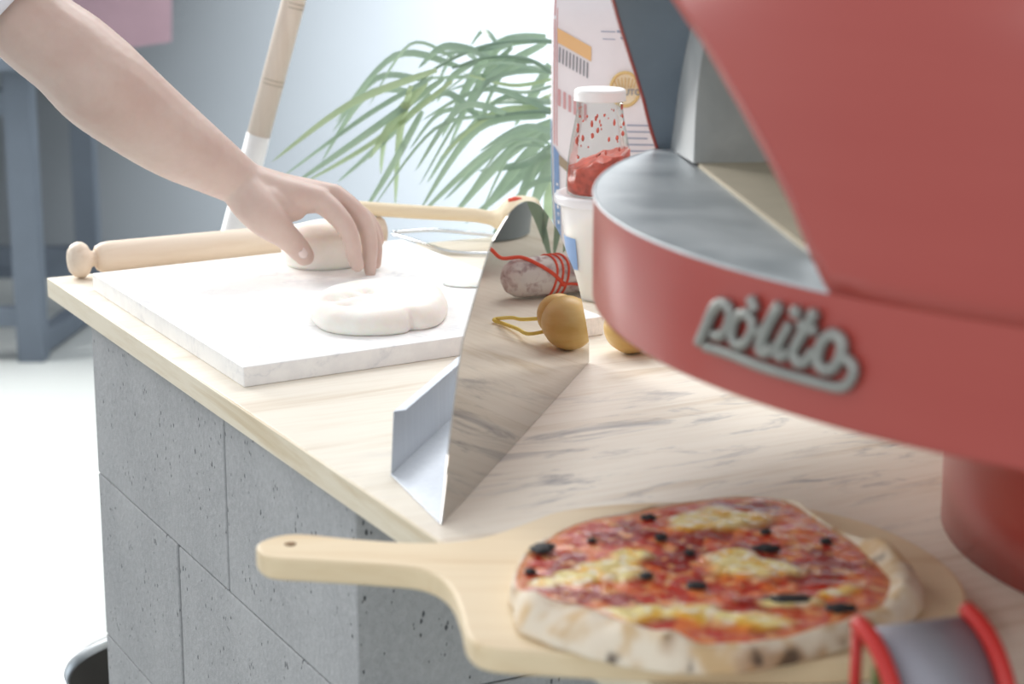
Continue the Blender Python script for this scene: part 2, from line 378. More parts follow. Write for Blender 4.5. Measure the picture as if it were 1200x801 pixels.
def sheet(quad, t, name, mat, par):
    q = [Vector(p) for p in quad]; nrm = (q[1] - q[0]).cross(q[2] - q[0]).normalized() * t
    n_ = len(q); return MB().add(q + [p + nrm for p in q], [tuple(range(n_)), tuple(reversed(range(n_, 2 * n_)))] + [(i, (i + 1) % n_, n_ + (i + 1) % n_, n_ + i) for i in range(n_)]).build(name, mat, par, smooth=False, bevel=.0004, seg=2)
bw = .083
sheet([dp(.0, .0016, .0014), dp(.571, .0016, .0014), dp(.45, bw, .0014), dp(.121, bw, .0014)], -.001, 'base_flange', M['alu'], door)
sheet([dp(.1215, bw, .0015), dp(.4495, bw, .0015), dp(.44, bw, .056), dp(.131, bw, .056)], .001, 'back_flange', M['alu'], door)
sheet([dp(.131, bw, .0563), dp(.44, bw, .0563), dp(.432, bw - .009, .0563), dp(.139, bw - .009, .0563)], .001, 'top_lip', M['alu'], door)
# ------------------------------------------------------------------ oven
C = Vector((.645, 1.515, 0)); R = .582; AX = math.radians(185.3); a_in = Vector((-math.cos(AX), -math.sin(AX), 0)); a_sd = Vector((a_in.y, -a_in.x, 0))
oven = empty('pizza_oven', 'large round red pizza oven with a triangular arched mouth on a red pedestal', 'oven', Vector((C.x, C.y, 0)))
Z0, Z1, ZT = .1955, .277, .42
def cyl(al, z, r=R): return Vector((C.x + r * math.cos(AX + al), C.y + r * math.sin(AX + al), z))
arch = [(0, .480), (.06, .474), (.11, .460), (.161, .439), (.202, .415), (.241, .379), (.267, .351), (.287, .325), (.300, .302), (.3165, Z1)]
def zc(s_):
    s_ = abs(s_)
    for (a, za), (b, zb) in zip(arch, arch[1:]):
        if s_ <= b: return za + (zb - za) * (s_ - a) / (b - a)
    return Z1
AM = math.asin(.3165 / R)
als = sorted(set([AM * math.sin(PI / 2 * k / 24) for k in range(-24, 25)] + [AM + (2 * PI - 2 * AM) * k / 96 for k in range(1, 96)]))
na = len(als)
# lower band with rounded bottom lip
mb = MB(); pr = [(R - .035, Z0 + .0015), (R - .003, Z0), (R - .0006, Z0 + .001), (R, Z0 + .003), (R, Z0 + .0045), (R, Z1 - .02), (R, Z1)]
for al in als:
    for r, z in pr: mb.v.append(cyl(al, z, r))
m_ = len(pr)
for i in range(na):
    for j in range(m_ - 1): mb.f.append((i * m_ + j, ((i + 1) % na) * m_ + j, ((i + 1) % na) * m_ + j + 1, i * m_ + j + 1))
mb.build('lower_band', M['red'], oven, recalc=True)
# shell with the arch cut out of it, domed top
def rp(z):
    if z <= ZT: return R
    t = min(1, (z - ZT) / .28); return .1 + (R - .1) * math.sqrt(max(0, 1 - t * t))
mb = MB(); NZ = 44
for al in als:
    z_ = zc(R * math.sin(al)) if abs(al) <= AM + 1e-6 else Z1
    for j in range(NZ + 1):
        z = z_ + (ZT + .2799 - z_) * math.sin(PI / 2 * j / NZ) ** 1.0
        mb.v.append(cyl(al, z, rp(z)))
m_ = NZ + 1
for i in range(na):
    for j in range(m_ - 1): mb.f.append((i * m_ + j, ((i + 1) % na) * m_ + j, ((i + 1) % na) * m_ + j + 1, i * m_ + j + 1))
sh = mb.build('dome', M['red'], oven, merge=False)
s_ = sh.modifiers.new('thick', 'SOLIDIFY'); s_.thickness = .003; s_.offset = -1
MB().lathe([(.135, ZT + .268), (.120, ZT + .285), (.098, ZT + .29), (.095, ZT + .62), (.13, ZT + .62), (.13, ZT + .65), (.02, ZT + .70), (0, ZT + .70)], C, n=40).build('chimney', M['galv'], oven)
MB().lathe([(.301, .1965), (.299, .15), (.2955, .05), (.295, .001), (.0, .001)], C, n=96).build('pedestal', M['red'], oven)
MB().lathe([(.301, Z0 + .0005), (R - .036, Z0 + .0015)], C, n=96).build('underside', M['inner'], oven)
# front shelf
WF = -.475
mb = MB(); rim = [cyl(a, Z1 + .0008, R - .001) for a in als if abs(a) <= AM + 1e-6]
fs_ = [Vector((C.x, C.y, Z1 + .0008)) + a_in * (WF + .006) + a_sd * ((1 - 2 * k / 40) * .3165) for k in range(41)]
n1 = len(rim)
# order: rim runs with increasing angle; facade edge in the same sense
if (rim[0] - fs_[0]).length > (rim[0] - fs_[-1]).length: fs_.reverse()
mb.v = rim + [fs_[round(k * 40 / (n1 - 1))] for k in range(n1)]
mb.f = [(k, k + 1, n1 + k + 1, n1 + k) for k in range(n1 - 1)]
mb.build('front_shelf', M['galv'], oven, merge=False)
MB().tube([cyl(a, Z1 + .0005, R - .0005) for a in als if abs(a) <= AM], .0011, 8).build('shelf_rim', M['galv'], oven)
# soffit between the arch in the shell and the inner front plate
def fac(s_, z, w=WF): return Vector((C.x, C.y, z)) + a_in * w + a_sd * s_
def side(al): return (cyl(al, 0) - Vector((C.x, C.y, 0))).dot(a_sd)
mb = MB(); ss = [a for a in als if abs(a) <= AM + 1e-6]
mb.v = [cyl(a, zc(R * math.sin(a)), R - .0015) for a in ss] + [fac(side(a), zc(R * math.sin(a))) for a in ss]
mb.f = [(k, k + 1, len(ss) + k + 1, len(ss) + k) for k in range(len(ss) - 1)]
mb.build('mouth_soffit', steel('soffit_steel', '78838f', '8f9aa5', .4, 4, .3), oven, merge=False)
# inner plate: arch with an arched hole
NP = 48
outer = []; hole = []
for k in range(NP + 1):
    a = PI * k / NP; s1 = .3165 * math.cos(a); outer.append(fac(s1, zc(s1))); hole.append((.2 * math.cos(a), Z1 + .004 + .160 * math.sin(a) ** .8))
mb = MB(); mb.v = outer + [fac(*h_) for h_ in hole]; mb.f = [(k, k + 1, NP + 2 + k, NP + 1 + k) for k in range(NP)]
mb.build('inner_front_plate', M['inner'], oven, merge=False)
mb = MB(); rows = 10; 
for j in range(rows + 1):
    w = WF + j / rows * .80
    for h_ in hole: mb.v.append(fac(h_[0] * (1 + .0 * j), h_[1], w))
m_ = NP + 1; mb.f = [(j * m_ + k, j * m_ + k + 1, (j + 1) * m_ + k + 1, (j + 1) * m_ + k) for j in range(rows) for k in range(NP)]
mb.f.append(tuple(rows * m_ + k for k in range(m_)))
mb.build('baking_chamber', M['inner'], oven, merge=False)
MB().prism([fac(-.2, 0, WF + .004), fac(.2, 0, WF + .004), fac(.2, 0, WF + .8), fac(-.2, 0, WF + .8)], Z1 - .03, Z1 + .004).build('baking_stone', M['stone'], oven, smooth=False)
# badge traced on the band
def oncyl(x, y, off=0.0):
    d = ray(x, y); r = R + off; ox, oy = CAM.x - C.x, CAM.y - C.y
    a = d.x ** 2 + d.y ** 2; b = 2 * (ox * d.x + oy * d.y); c = ox * ox + oy * oy - r * r
    return CAM + d * ((-b - math.sqrt(b * b - 4 * a * c)) / 2 / a)
def bz(x, y): return oncyl(800 + x * 220 / 1200, 330 + y * 140 / 764, .004)
strokes = {
 'letter_p': [([(250, 135), (205, 175), (160, 280), (110, 395)], 1.15), ([(205, 190), (250, 140), (300, 165), (305, 220), (285, 300), (240, 350), (200, 335)], 1.0)],
 'letter_o': [([(400, 200), (350, 230), (325, 300), (325, 370), (370, 405), (420, 370), (450, 300), (440, 230), (400, 200)], 1.0), ([(430, 300), (480, 320), (530, 290)], .7)],
 'grave_accent': [([(435, 105), (455, 145), (465, 185)], 1.0)],
 'letter_l': [([(625, 150), (590, 210), (540, 310), (500, 420), (535, 450), (575, 415)], 1.15)],
 'letter_i': [([(690, 270), (640, 360), (605, 440), (635, 480), (675, 445)], 1.0)],
 'dot_of_i': [([(740, 170), (725, 215)], 1.25)],
 'letter_t': [([(850, 190), (810, 270), (750, 370), (715, 450), (745, 520), (800, 500), (840, 440)], 1.05), ([(750, 270), (860, 320)], .9)],
 'final_letter_o': [([(955, 330), (900, 380), (870, 460), (875, 530), (925, 565), (985, 530), (1020, 450), (1015, 370), (955, 330)], 1.05)],
 'underline_swash': [([(1010, 470), (1080, 520), (1095, 580), (1060, 650), (1000, 675), (900, 655), (700, 600), (500, 540), (300, 460), (150, 415)], .95)],
}
bdg = None
for nm, ls in strokes.items():
    mb = MB()
    for pts, w in ls:
        mb.tube(spline([bz(*p) for p in pts], 5), .0038 * w, 10)
    if nm == 'letter_p': 
        mb.build(nm, M['badge'], oven)
    else: mb.build(nm, M['badge'], oven)
# ------------------------------------------------------------------ wooden peel
peel = empty('pizza_peel', 'light wooden pizza peel carrying the baked pizza at the front of the worktop', 'pizza peel', (.14, 1.38, 0))
ppx = [(-.190, 1.428), (-.196, 1.45), (-.184, 1.468), (-.164, 1.474), (-.12, 1.462), (-.079, 1.454), (-.045, 1.456), (-.018, 1.470), (.010, 1.50), (.04, 1.532), (.09, 1.550), (.16, 1.556), (.232, 1.542), (.288, 1.492), (.320, 1.42), (.326, 1.35), (.305, 1.284), (.262, 1.238), (.20, 1.218), (.10, 1.222), (.02, 1.232), (-.016, 1.240), (-.030, 1.262), (-.036, 1.31), (-.046, 1.36), (-.066, 1.392), (-.10, 1.403), (-.15, 1.412), (-.178, 1.417)]
po = closed_spline([(a, b, 0) for a, b in ppx], 5)
body = MB().prism(po, .0005, .019).build('blade_and_handle', M['peel'], peel, smooth=False, bevel=.0035, seg=3)
hc = Vector((-.170, 1.448, 0)); 
MB().lathe([(0, .0188), (.0042, .0188), (.0046, .0193), (0, .0196)], hc, n=20).build('hanging_hole_shade', M['edge'] if 0 else plain('hole_shadow', '8a6a48', .9), peel)  # brown disc painting the shade of a hole, nothing is cut
# ------------------------------------------------------------------ pizza
zpx = [(603, 726), (606, 700), (612, 672), (628, 650), (655, 630), (690, 614), (740, 602), (790, 592), (830, 586), (880, 582), (925, 586), (955, 604), (980, 622), (1010, 634), (1040, 646), (1066, 668), (1080, 692), (1076, 714), (1050, 732), (1010, 748), (960, 764), (910, 776), (860, 783), (800, 784), (750, 779), (700, 768), (650, 752), (620, 740)]
PB = .0192
pizza = empty('pizza', 'baked margherita pizza with a puffed pale crust on the wooden peel', 'pizza', (.14, 1.38, PB))
HT = .0150
tpx = [(608, 690), (606, 672), (618, 650), (640, 634), (668, 617), (700, 607), (735, 602), (770, 594), (810, 588), (850, 583), (895, 583), (930, 590), (950, 604), (975, 620), (1010, 640), (1036, 664), (1050, 688), (1040, 704), (1005, 722), (960, 738), (907, 750), (860, 757), (815, 758), (780, 750), (746, 739), (712, 722), (677, 711), (640, 705)]
bpx = [(604, 730), (602, 700), (606, 668), (616, 648), (640, 634), (668, 619), (700, 611), (735, 606), (770, 599), (810, 594), (850, 590), (895, 590), (945, 596), (985, 618), (1030, 642), (1066, 666), (1082, 692), (1078, 716), (1050, 734), (1010, 750), (960, 766), (910, 778), (860, 785), (800, 786), (750, 781), (700, 770), (650, 754), (620, 742)]
ti = closed_spline([(onz(x, y, PB + HT).x, onz(x, y, PB + HT).y, 0) for x, y in tpx], 8)
bo_ = closed_spline([(onz(x, y, PB + .004).x, onz(x, y, PB + .004).y, 0) for x, y in bpx], 8)
cc = sum(ti, Vector()) / len(ti)
def radial(poly, n):
    out = []
    for k in range(n):
        a = 2 * PI * k / n; d = Vector((math.cos(a), math.sin(a), 0)); best = .01
        for p, q in zip(poly, poly[1:] + poly[:1]):
            p_, e = p - cc, q - p; den = d.x * e.y - d.y * e.x
            if abs(den) < 1e-12: continue
            t = (p_.x * e.y - p_.y * e.x) / den; u = (p_.x * d.y - p_.y * d.x) / den
            if t > 0 and -1e-6 <= u <= 1 + 1e-6: best = max(best, t)
        out.append(best)
    return out
NA = 300; rin = radial(ti, NA); rout = [max(a + .0045, b) for a, b in zip(rin, radial(bo_, NA))]
for k in range(NA):
    back = sstep(.0, .6, math.sin(2 * PI * k / NA)); rout[k] = rin[k] + max(.0045, (rout[k] - rin[k]) * (1 - .72 * back))
def pdir(k): a = 2 * PI * k / NA; return Vector((math.cos(a), math.sin(a), 0))
def mixc(a, b, t): return tuple(a[i] + (b[i] - a[i]) * t for i in range(3)) + (1,)
def ccol(p, q):
    n1 = mn.fractal(p * 55, 1, 2, 5); n2 = mn.noise(p * 24 + Vector((9, 1, 4))); n3 = mn.noise(p * 75 + Vector((2, 7, 1)))
    c = mixc(rgb('ecdfca'), rgb('d8b98c'), sstep(-.1, .6, n1))
    c = mixc(c, rgb('a87848'), .7 * sstep(.22, .55, n2 + .3 * n3))
    c = mixc(c, rgb('4a3a30'), .85 * sstep(.45, .62, n3 + .35 * n2))
    return c
vs, fs, rings = [], [], 0
cpr = [(-.10, HT - .004), (-.03, HT - .001), (.06, HT + .0035), (.20, HT + .0065), (.38, HT + .0070), (.56, HT + .0050), (.74, HT + .0005), (.88, HT - .0055), (.97, .0060), (1.0, .0035), (.99, .0015), (.96, .0003)]
for t_, z in cpr:
    for k in range(NA):
        w = rout[k] - rin[k]; d = pdir(k); hs = min(1, w / .020)
        r = rin[k] + w * t_ if t_ > 0 else rin[k] * (1 + t_)
        zz = z
        if z > HT - .002:
            n_ = mn.noise(d * 2.4) * .6 + mn.noise((cc + d * r) * 38) * .7
            zz = HT - .002 + (z - HT + .002) * max(.05, (.0 + 1.0 * hs) * (1 + n_))
        p = cc + d * r; p += Vector((mn.noise(p * 55), mn.noise(p * 55 + Vector((5, 5, 5))), 0)) * .0018 * (t_ > .3)
        vs.append(Vector((p.x, p.y, PB + zz)))
    rings += 1
for i in range(rings - 1):
    for k in range(NA): fs.append((i * NA + k, (i + 1) * NA + k, (i + 1) * NA + (k + 1) % NA, i * NA + (k + 1) % NA))
fs.append(tuple(reversed([(rings - 1) * NA + k for k in range(NA)]))); 
co = MB().add(vs, fs).build('crust', M['crust'], pizza, merge=False)
at_ = co.data.color_attributes.new('Col', 'FLOAT_COLOR', 'POINT')
for i, p in enumerate(vs): at_.data[i].color = ccol(p, .9)
sm = co.modifiers.new('sub', 'SUBSURF'); sm.levels = 1; sm.render_levels = 1
def P2(x, y): 
    p = onz(x, y, PB + HT); return Vector((p.x, p.y, 0))
ch = [(P2(715, 668), .030, .018), (P2(680, 678), .022, .014), (P2(845, 610), .040, .022), (P2(800, 614), .02, .015), (P2(885, 668), .034, .020), (P2(860, 662), .026, .02), (P2(720, 722), .030, .014), (P2(760, 718), .022, .012), (P2(810, 720), .026, .013), (P2(880, 728), .030, .013), (P2(930, 705), .026, .012), (P2(745, 655), .016, .012), (P2(640, 685), .016, .01), (P2(990, 695), .018, .010)]
def cheesef(p):
    m = 0
    w = Vector((mn.noise(p * 45), mn.noise(p * 45 + Vector((3, 8, 2))), 0)) * .012
    for c, rx, ry in ch:
        d = math.hypot((p.x + w.x - c.x) / rx, (p.y + w.y - c.y) / (ry * 1.35)); m = max(m, sstep(1.15, .55, d))
    return m
def tcol(p, q):
    n1 = mn.fractal(p * 70, 1, 2, 5); n2 = mn.noise(p * 130 + Vector((4, 4, 4))); m = cheesef(p); n4 = mn.noise(p * 40 + Vector((1, 9, 9)))
    c = mixc(rgb('c23422'), rgb('e57a42'), sstep(-.2, .4, n1))
    c = mixc(c, rgb('92181a'), .9 * sstep(.12, .32, n4))
    c = mixc(c, rgb('f0b072'), .75 * sstep(.2, .45, n2))
    y = mixc(rgb('f8e69e'), rgb('f2c04c'), sstep(-.2, .45, n1)); y = mixc(y, rgb('fff8dc'), sstep(.1, .4, n2))
    c = mixc(c, y, m)
    if q > .93: c = mixc(c, rgb('dc8a50'), sstep(.93, 1, q))
    return c
def htz(p, q):
    m = cheesef(p)
    return p + Vector((0, 0, (.0025 * m + .0016 * mn.noise(p * 90) + .0022 * max(0, mn.noise(p * 45 + Vector((1, 9, 9)))) + .0008 * mn.noise(p * 260)) * (1 - q ** 6)))
inner = [cc + pdir(k) * (rin[k] * 1.0) for k in range(NA)]
lump(inner, [(0, PB + HT)] + [(k / 90, PB + HT) for k in range(1, 91)] + [(.995, PB + HT - .006)], M['topping'], 'tomato_and_cheese_topping', pizza, h=htz, colf=tcol)
random.seed(3)
for i, (x, y, w, h_) in enumerate([(636, 648, 26, 15), (622, 672, 12, 7), (774, 632, 14, 9), (757, 677, 14, 8), (816, 689, 20, 10), (898, 645, 30, 9), (925, 705, 50, 10), (760, 609, 18, 6), (808, 650, 12, 7), (985, 715, 30, 9), (968, 637, 14, 6), (897, 626, 12, 8), (694, 636, 10, 6)]):
    c = P2(x, y); rx = w / 2 / F * 1.42; ry = h_ / 2 / F * 1.42 * 2.2
    mb = MB().blob((c.x, c.y, PB + HT + .0022 + (.002 if i == 0 else 0)), 1, 10, (rx * 1.1, ry, .0022), .55, i * 3.1)
    mb.build('burnt_basil_leaf' if i else 'charred_crust_blister', M['char'], pizza)
# ------------------------------------------------------------------ arched gadget at the front right
gt = onz(1002, 724, .080); 
e_ = Vector((.955, .297, 0)).normalized(); d_ = Vector((.297, -.955, 0)).normalized()
gb = Vector((gt.x, gt.y, 0)); GH = .080; GL = .076; GD = .064
gad = empty('cheese_grater', 'small grey arched sheet metal tool with red rimmed ends beside the pizza', 'kitchen tool', gb + e_ * .03)
def gp(e, ph, rr=1.0):   # quarter-ellipse section from the top round to the front foot
    return gb + e_ * e + d_ * (GD * rr * math.sin(ph)) + Vector((0, 0, .003 + (GH - .006) * (math.cos(ph) if rr else 0) * (rr if ph < 9 else 1)))
NS = 20; mb = MB(); ins = .95
for e in (.006, GL - .004):
    for k in range(NS + 1): mb.v.append(gp(e, PI / 2 * k / NS, ins))
mb.f = [(k, k + 1, NS + 1 + k + 1, NS + 1 + k) for k in range(NS)]
so = mb.build('arched_cover', M['grey'], gad, merge=False); md = so.modifiers.new('t', 'SOLIDIFY'); md.thickness = .0015
for e in (.002, GL):
    pts = [gp(e, PI / 2 * k / NS) for k in range(NS + 1)]
    foot = gb + e_ * e + Vector((0, 0, .004)); pts2 = [gp(e, PI / 2), foot, foot + Vector((0, 0, .03)), gp(e, 0)]
    mb = MB().tube(pts, .0054, 12).tube(pts2, .0036, 10)
    mb.build('red_end_frame', M['gredge'], gad)
mb = MB().box(gb + e_ * (GL / 2) + d_ * .014 + Vector((0, 0, .028)), (GL - .012, .004, .05), (e_.x, e_.y)); mb.build('green_inner_panel', M['green'], gad, smooth=False, bevel=.001)
q_ = gb + e_ * .000 + d_ * (GD * .62) + Vector((0, 0, .030))
MB().tube([gb + d_ * .002 + Vector((0, 0, .030)), q_ + d_ * .012], .0028, 10).build('cross_bar', M['gredge'], gad)
MB().lathe([(0, -.006), (.004, -.006), (.0045, -.003), (.0045, 0), (0, .001)], q_ + e_ * -.002, e_, 16).build('screw', M['chrome'], gad)
# ------------------------------------------------------------------ cheese and salami (seen in the door)
ch = empty('smoked_cheese', 'pear shaped amber smoked cheese tied with yellow string on the worktop', 'cheese', (.133, 2.150, 0))
nk = Vector((.72, .66, .06)).normalized(); b0 = Vector((.133, 2.150, .0303))
MB().lathe([(0, -.031), (.010, -.0300), (.0205, -.024), (.028, -.013), (.0302, 0), (.0288, .012), (.0245, .020), (.0205, .0235), (.019, .025), (.0205, .027), (.0235, .031), (.0245, .037), (.022, .045), (.014, .050), (0, .052)], b0, nk, 40).build('cheese_body', M['cheese'], ch)
def refl(p):      # a point seen in the polished door, brought back to where it really stands
    p = Vector(p); return p - mnrm * (2 * (p - A).dot(mnrm))
kc = b0 + nk * .025; ns = Vector((-nk.y, nk.x, 0)).normalized()
e1, e2 = refl(onz(579, 375, .004)), refl(onz(600, 372, .020))
s1 = spline([kc + ns * -.018, refl(onz(612, 374, .022)), e2, refl(onz(584, 373, .006)), e1, refl(onz(590, 379, .003)), refl(onz(606, 385, .006)), refl(onz(620, 391, .010)), kc - ns * .010 + Vector((0, 0, -.014))], 6)
MB().tube(s1, .0022, 8).tube([kc + (ns * math.cos(a) + Vector((0, 0, 1)) * math.sin(a)).normalized() * .0195 for a in [2 * PI * k / 24 for k in range(25)]], .0018, 8).build('yellow_string', M['raffia'], ch)
sal = empty('salami', 'thick salami dusted with pale mould and tied with red twine', 'salami', (.26, 2.43, 0))
sa, sb = Vector((.322, 2.341, .0275)), Vector((.214, 2.492, .0275)); sx = (sb - sa).normalized(); SL = (sb - sa).length
prf = [(0, 0), (.010, .001), (.018, .006), (.0235, .016), (.025, .03)] + [(.025, .03 + (SL - .06) * k / 6) for k in range(1, 7)] + [(.0235, SL - .016), (.018, SL - .006), (.009, SL), (0, SL)]
so = MB().lathe(prf, sa, sx, 36).build('sausage', M['salami'], sal)
mb = MB(); sd = Vector((-sx.y, sx.x, 0))
for t_ in (.062, .070, .078):
    c = sa + sx * t_; mb.tube([c + (sd * math.cos(a) + Vector((0, 0, 1)) * math.sin(a)) * .0256 + sx * .003 * math.sin(2 * a) for a in [2 * PI * k / 28 for k in range(29)]], .0016, 6)
kn = sa + sx * .072 + sd * .0245 + Vector((0, 0, -.008)); mb.blob(kn, .0035, 8)
mb.tube(spline([kn, sa + sx * .058 + sd * .0250 + Vector((0, 0, .006)), sa + sx * .040 + sd * .0185 + Vector((0, 0, .0185)), sa + sx * .022 + sd * .006 + Vector((0, 0, .0270)), sa - sx * .002 + Vector((0, 0, .027)), refl(ony(574, 291, 2.41)), refl(ony(560, 288, 2.42)), refl(onz(545, 300, .004))], 6), .0024, 8)
mb.tube(spline([kn, kn + sx * .02 + Vector((0, 0, -.002)), kn + sx * .045 + Vector((-.002, 0, -.009))], 5), .0018, 8)
mb.build('red_twine', M['twine'], sal)
# ------------------------------------------------------------------ tub, jar, flour bag
tc = Vector((.128, 2.455, 0)); 
tub = empty('plastic_tub', 'lidded translucent plastic tub filled with cream coloured cheese under the sauce jar', 'tub', tc)
MB().lathe([(0, .001), (.050, .001), (.053, .004), (.060, .06), (.0665, .112), (.0665, .118), (.071, .119), (.071, .122), (.067, .122)], tc, n=64).build('tub_wall', M['tub'], tub)
MB().lathe([(0, .1230), (.069, .1225), (.0745, .120), (.0755, .1225), (.0755, .129), (.0735, .132), (.067, .132), (.064, .128), (.0, .128)], tc, n=64).build('lid', M['tub'], tub)
mb = MB(); random.seed(5)
MB().lathe([(0, .003), (.048, .003), (.0505, .008), (.056, .05), (.059, .085), (.045, .092), (0, .097)], tc, n=48).build('cheese_filling', M['cream'], tub)
la = [math.radians(a) for a in (178, 188, 198, 208, 218)]
mb = MB(); 
for z in (.040, .080): mb.v += [tc + Vector((math.cos(a), math.sin(a), 0)) * (.0575 + (z - .03) * .115) + Vector((0, 0, z)) for a in la]
mb.f = [(k, k + 1, 5 + k + 1, 5 + k) for k in range(4)]; mb.build('blue_label', M['blue'], tub, merge=False)
jc = Vector((.1085, 2.456, .1286))
jar = empty('sauce_jar', 'glass jar half full of red tomato sauce with a white screw cap', 'jar', jc)
MB().lathe([(0, .0), (.036, .0), (.0405, .003), (.0415, .012), (.040, .04), (.0355, .07), (.0305, .095), (.0285, .108), (.0285, .116), (.030, .117), (.030, .119), (.0285, .12), (.0285, .126)], jc, n=56).build('glass_body', M['glass'], jar)
MB().lathe([(0, .1325), (.029, .1325), (.0315, .131), (.032, .128), (.032, .119), (.0325, .118), (.0305, .1175), (.0305, .119)], jc, n=56).build('cap', M['white'], jar)
def hj(p, q): return p
mb = MB(); prj = [(0, .003), (.035, .003), (.0390, .006), (.0398, .014), (.0385, .036)]
mb.lathe(prj, jc, n=48)
base = len(mb.v) - 48
for q, in ((1,), (.75,), (.4,), (.05,)):
    for k in range(48):
        a = 2 * PI * k / 48; r = .0383 * q; top = .045 + .012 * math.sin(a + 1.4) * q + .006 * mn.noise(Vector((math.cos(a) * q * 3, math.sin(a) * q * 3, 0))) + .006 * (1 - q)
        mb.v.append(jc + Vector((math.cos(a) * r, math.sin(a) * r, top)))
for j in range(4):
    for k in range(48):
        i0 = base + j * 48; mb.f.append((i0 + k, i0 + (k + 1) % 48, i0 + 48 + (k + 1) % 48, i0 + 48 + k))
mb.build('tomato_sauce', M['sauce'], jar)
mb = MB(); random.seed(11)
for i in range(46):
    a = random.uniform(PI * 1.12, 1.88 * PI); z = random.uniform(.05, .112); t_ = max(0, (z - .04) / .07); r = .0388 - .0098 * t_
    s = random.uniform(.0010, .0030) * (1.3 - t_ * .5); mb.blob(jc + Vector((math.cos(a) * r, math.sin(a) * r, z)), s, 6, (.7, .7, random.uniform(.7, 1.8)), .3, i)
mb.build('sauce_splashes', M['sauce'], jar)['kind'] = 'stuff'
# flour bag
BX0, BX1, BY, BD, BH = .060, .290, 2.700, .10, .43
bag = empty('flour_bag', 'tall white paper flour bag with orange and blue print behind the jar', 'flour bag', ((BX0 + BX1) / 2, BY + BD / 2, 0))
def bagp(u, w, z):   # u 0..1 across, w 0..1 depth
    x = BX0 + (BX1 - BX0) * u; y = BY + BD * w
    bul = math.sin(PI * min(1, max(0, z / BH))) 
    y -= .012 * bul * (1 - 2 * w) * math.sin(PI * u); x += (.005 * bul + .003 * mn.noise(Vector((0, 0, z * 14)))) * (2 * u - 1)
    y += .006 * mn.noise(Vector((u * 4, w * 2, z * 9)))
    pinch = max(0, (z - .33) / .10); y += (BY + BD / 2 - y) * min(1, pinch) * .9
    return Vector((x, y, z))
mb = MB(); NU, NW, NH = 14, 6, 30
ring = [(k / NU, 0) for k in range(NU)] + [(1, k / NW) for k in range(NW)] + [(1 - k / NU, 1) for k in range(NU)] + [(0, 1 - k / NW) for k in range(NW)]
nr_ = len(ring)
for j in range(NH + 1):
    for (u, w) in ring: mb.v.append(bagp(u, w, .001 + BH * j / NH))
mb.f = [(j * nr_ + k, j * nr_ + (k + 1) % nr_, (j + 1) * nr_ + (k + 1) % nr_, (j + 1) * nr_ + k) for j in range(NH) for k in range(nr_)] + [tuple(reversed(range(nr_))), tuple(NH * nr_ + k for k in range(nr_))]
sharp(mb.build('paper_sack', M['paper'], bag, merge=False), 50)
def bpix(x, y):   # pixel -> (u, z) on the front face
    p = ony(x, y, BY - .006); return (p.x - BX0) / (BX1 - BX0), p.z
def bface(u, z, o=.0012): return bagp(min(1, max(0, u)), 0, z) - Vector((0, o, 0))
def decal(polys, name, mat, sub=6):
    mb = MB()
    for poly in polys:
        q = [bpix(*p) for p in poly]; n0 = len(mb.v)
        for j in range(sub + 1):
            for i in range(sub + 1):
                a, b = i / sub, j / sub
                u = (q[0][0] * (1 - a) + q[1][0] * a) * (1 - b) + (q[3][0] * (1 - a) + q[2][0] * a) * b
                z = (q[0][1] * (1 - a) + q[1][1] * a) * (1 - b) + (q[3][1] * (1 - a) + q[2][1] * a) * b
                mb.v.append(bface(u, z))
        mb.f += [(n0 + j * (sub + 1) + i, n0 + j * (sub + 1) + i + 1, n0 + (j + 1) * (sub + 1) + i + 1, n0 + (j + 1) * (sub + 1) + i) for j in range(sub) for i in range(sub)]
    return mb.build(name, mat, bag, merge=False)
decal([[(657, 33), (695, 55), (695, 72), (657, 50)]], 'orange_band', M['orange'])
decal([[(659 + 3.9 * i, 55 + 2.2 * i), (660.6 + 3.9 * i, 56 + 2.2 * i), (660.2 + 3.9 * i, 74 + 2.2 * i), (658.6 + 3.9 * i, 73 + 2.2 * i)] for i in range(9)], 'barcode_stripes', M['ink'], 2)
decal([[(658 + 5.8 * i, 104 + 3.4 * i), (661 + 5.8 * i, 105.5 + 3.4 * i), (661 + 5.8 * i, 125 + 3.4 * i), (658 + 5.8 * i, 123.5 + 3.4 * i)] for i in range(6)], 'red_bars', M['pink'], 2)
decal([[(655, 178), (670, 192), (670, 204), (655, 190)]], 'brown_band', M['brownprint'], 2)
mb = MB()
for u in (-.0, .16, .42):   # pink stripes and blue panel down the left gusset
    pass
def gusset(w0, w1, z0, z1, name, mat, o=.0012, n=10):
    mb = MB()
    for j in range(n + 1):
        z = z0 + (z1 - z0) * j / n
        for w in (w0, w1): mb.v.append(bagp(0, w, z) - Vector((o, 0, 0)))
    mb.f = [(2 * j, 2 * j + 1, 2 * j + 3, 2 * j + 2) for j in range(n)]; return mb.build(name, mat, bag, merge=False)
decal([[(653.2, 0), (654.6, 0), (654.6, 170), (653.2, 168)], [(656.2, 10), (657.2, 10), (657.2, 172), (656.2, 170)]], 'red_stripes', M['pink'], 12)
bl = decal([[(652.5, 170), (658.5, 180), (658.5, 303), (652.5, 303)]], 'blue_side_panel', M['blue'], 10)
decal([[(655, 186 + 9 * i), (657, 187 + 9 * i), (657, 191 + 9 * i), (655, 190 + 9 * i)] for i in range(12)], 'white_dots', M['white'], 1)
gusset(.05, .6, .02, .19, 'blue_gusset_panel', M['blue']); gusset(.3, .4, .2, .40, 'gusset_stripe', M['pink'])
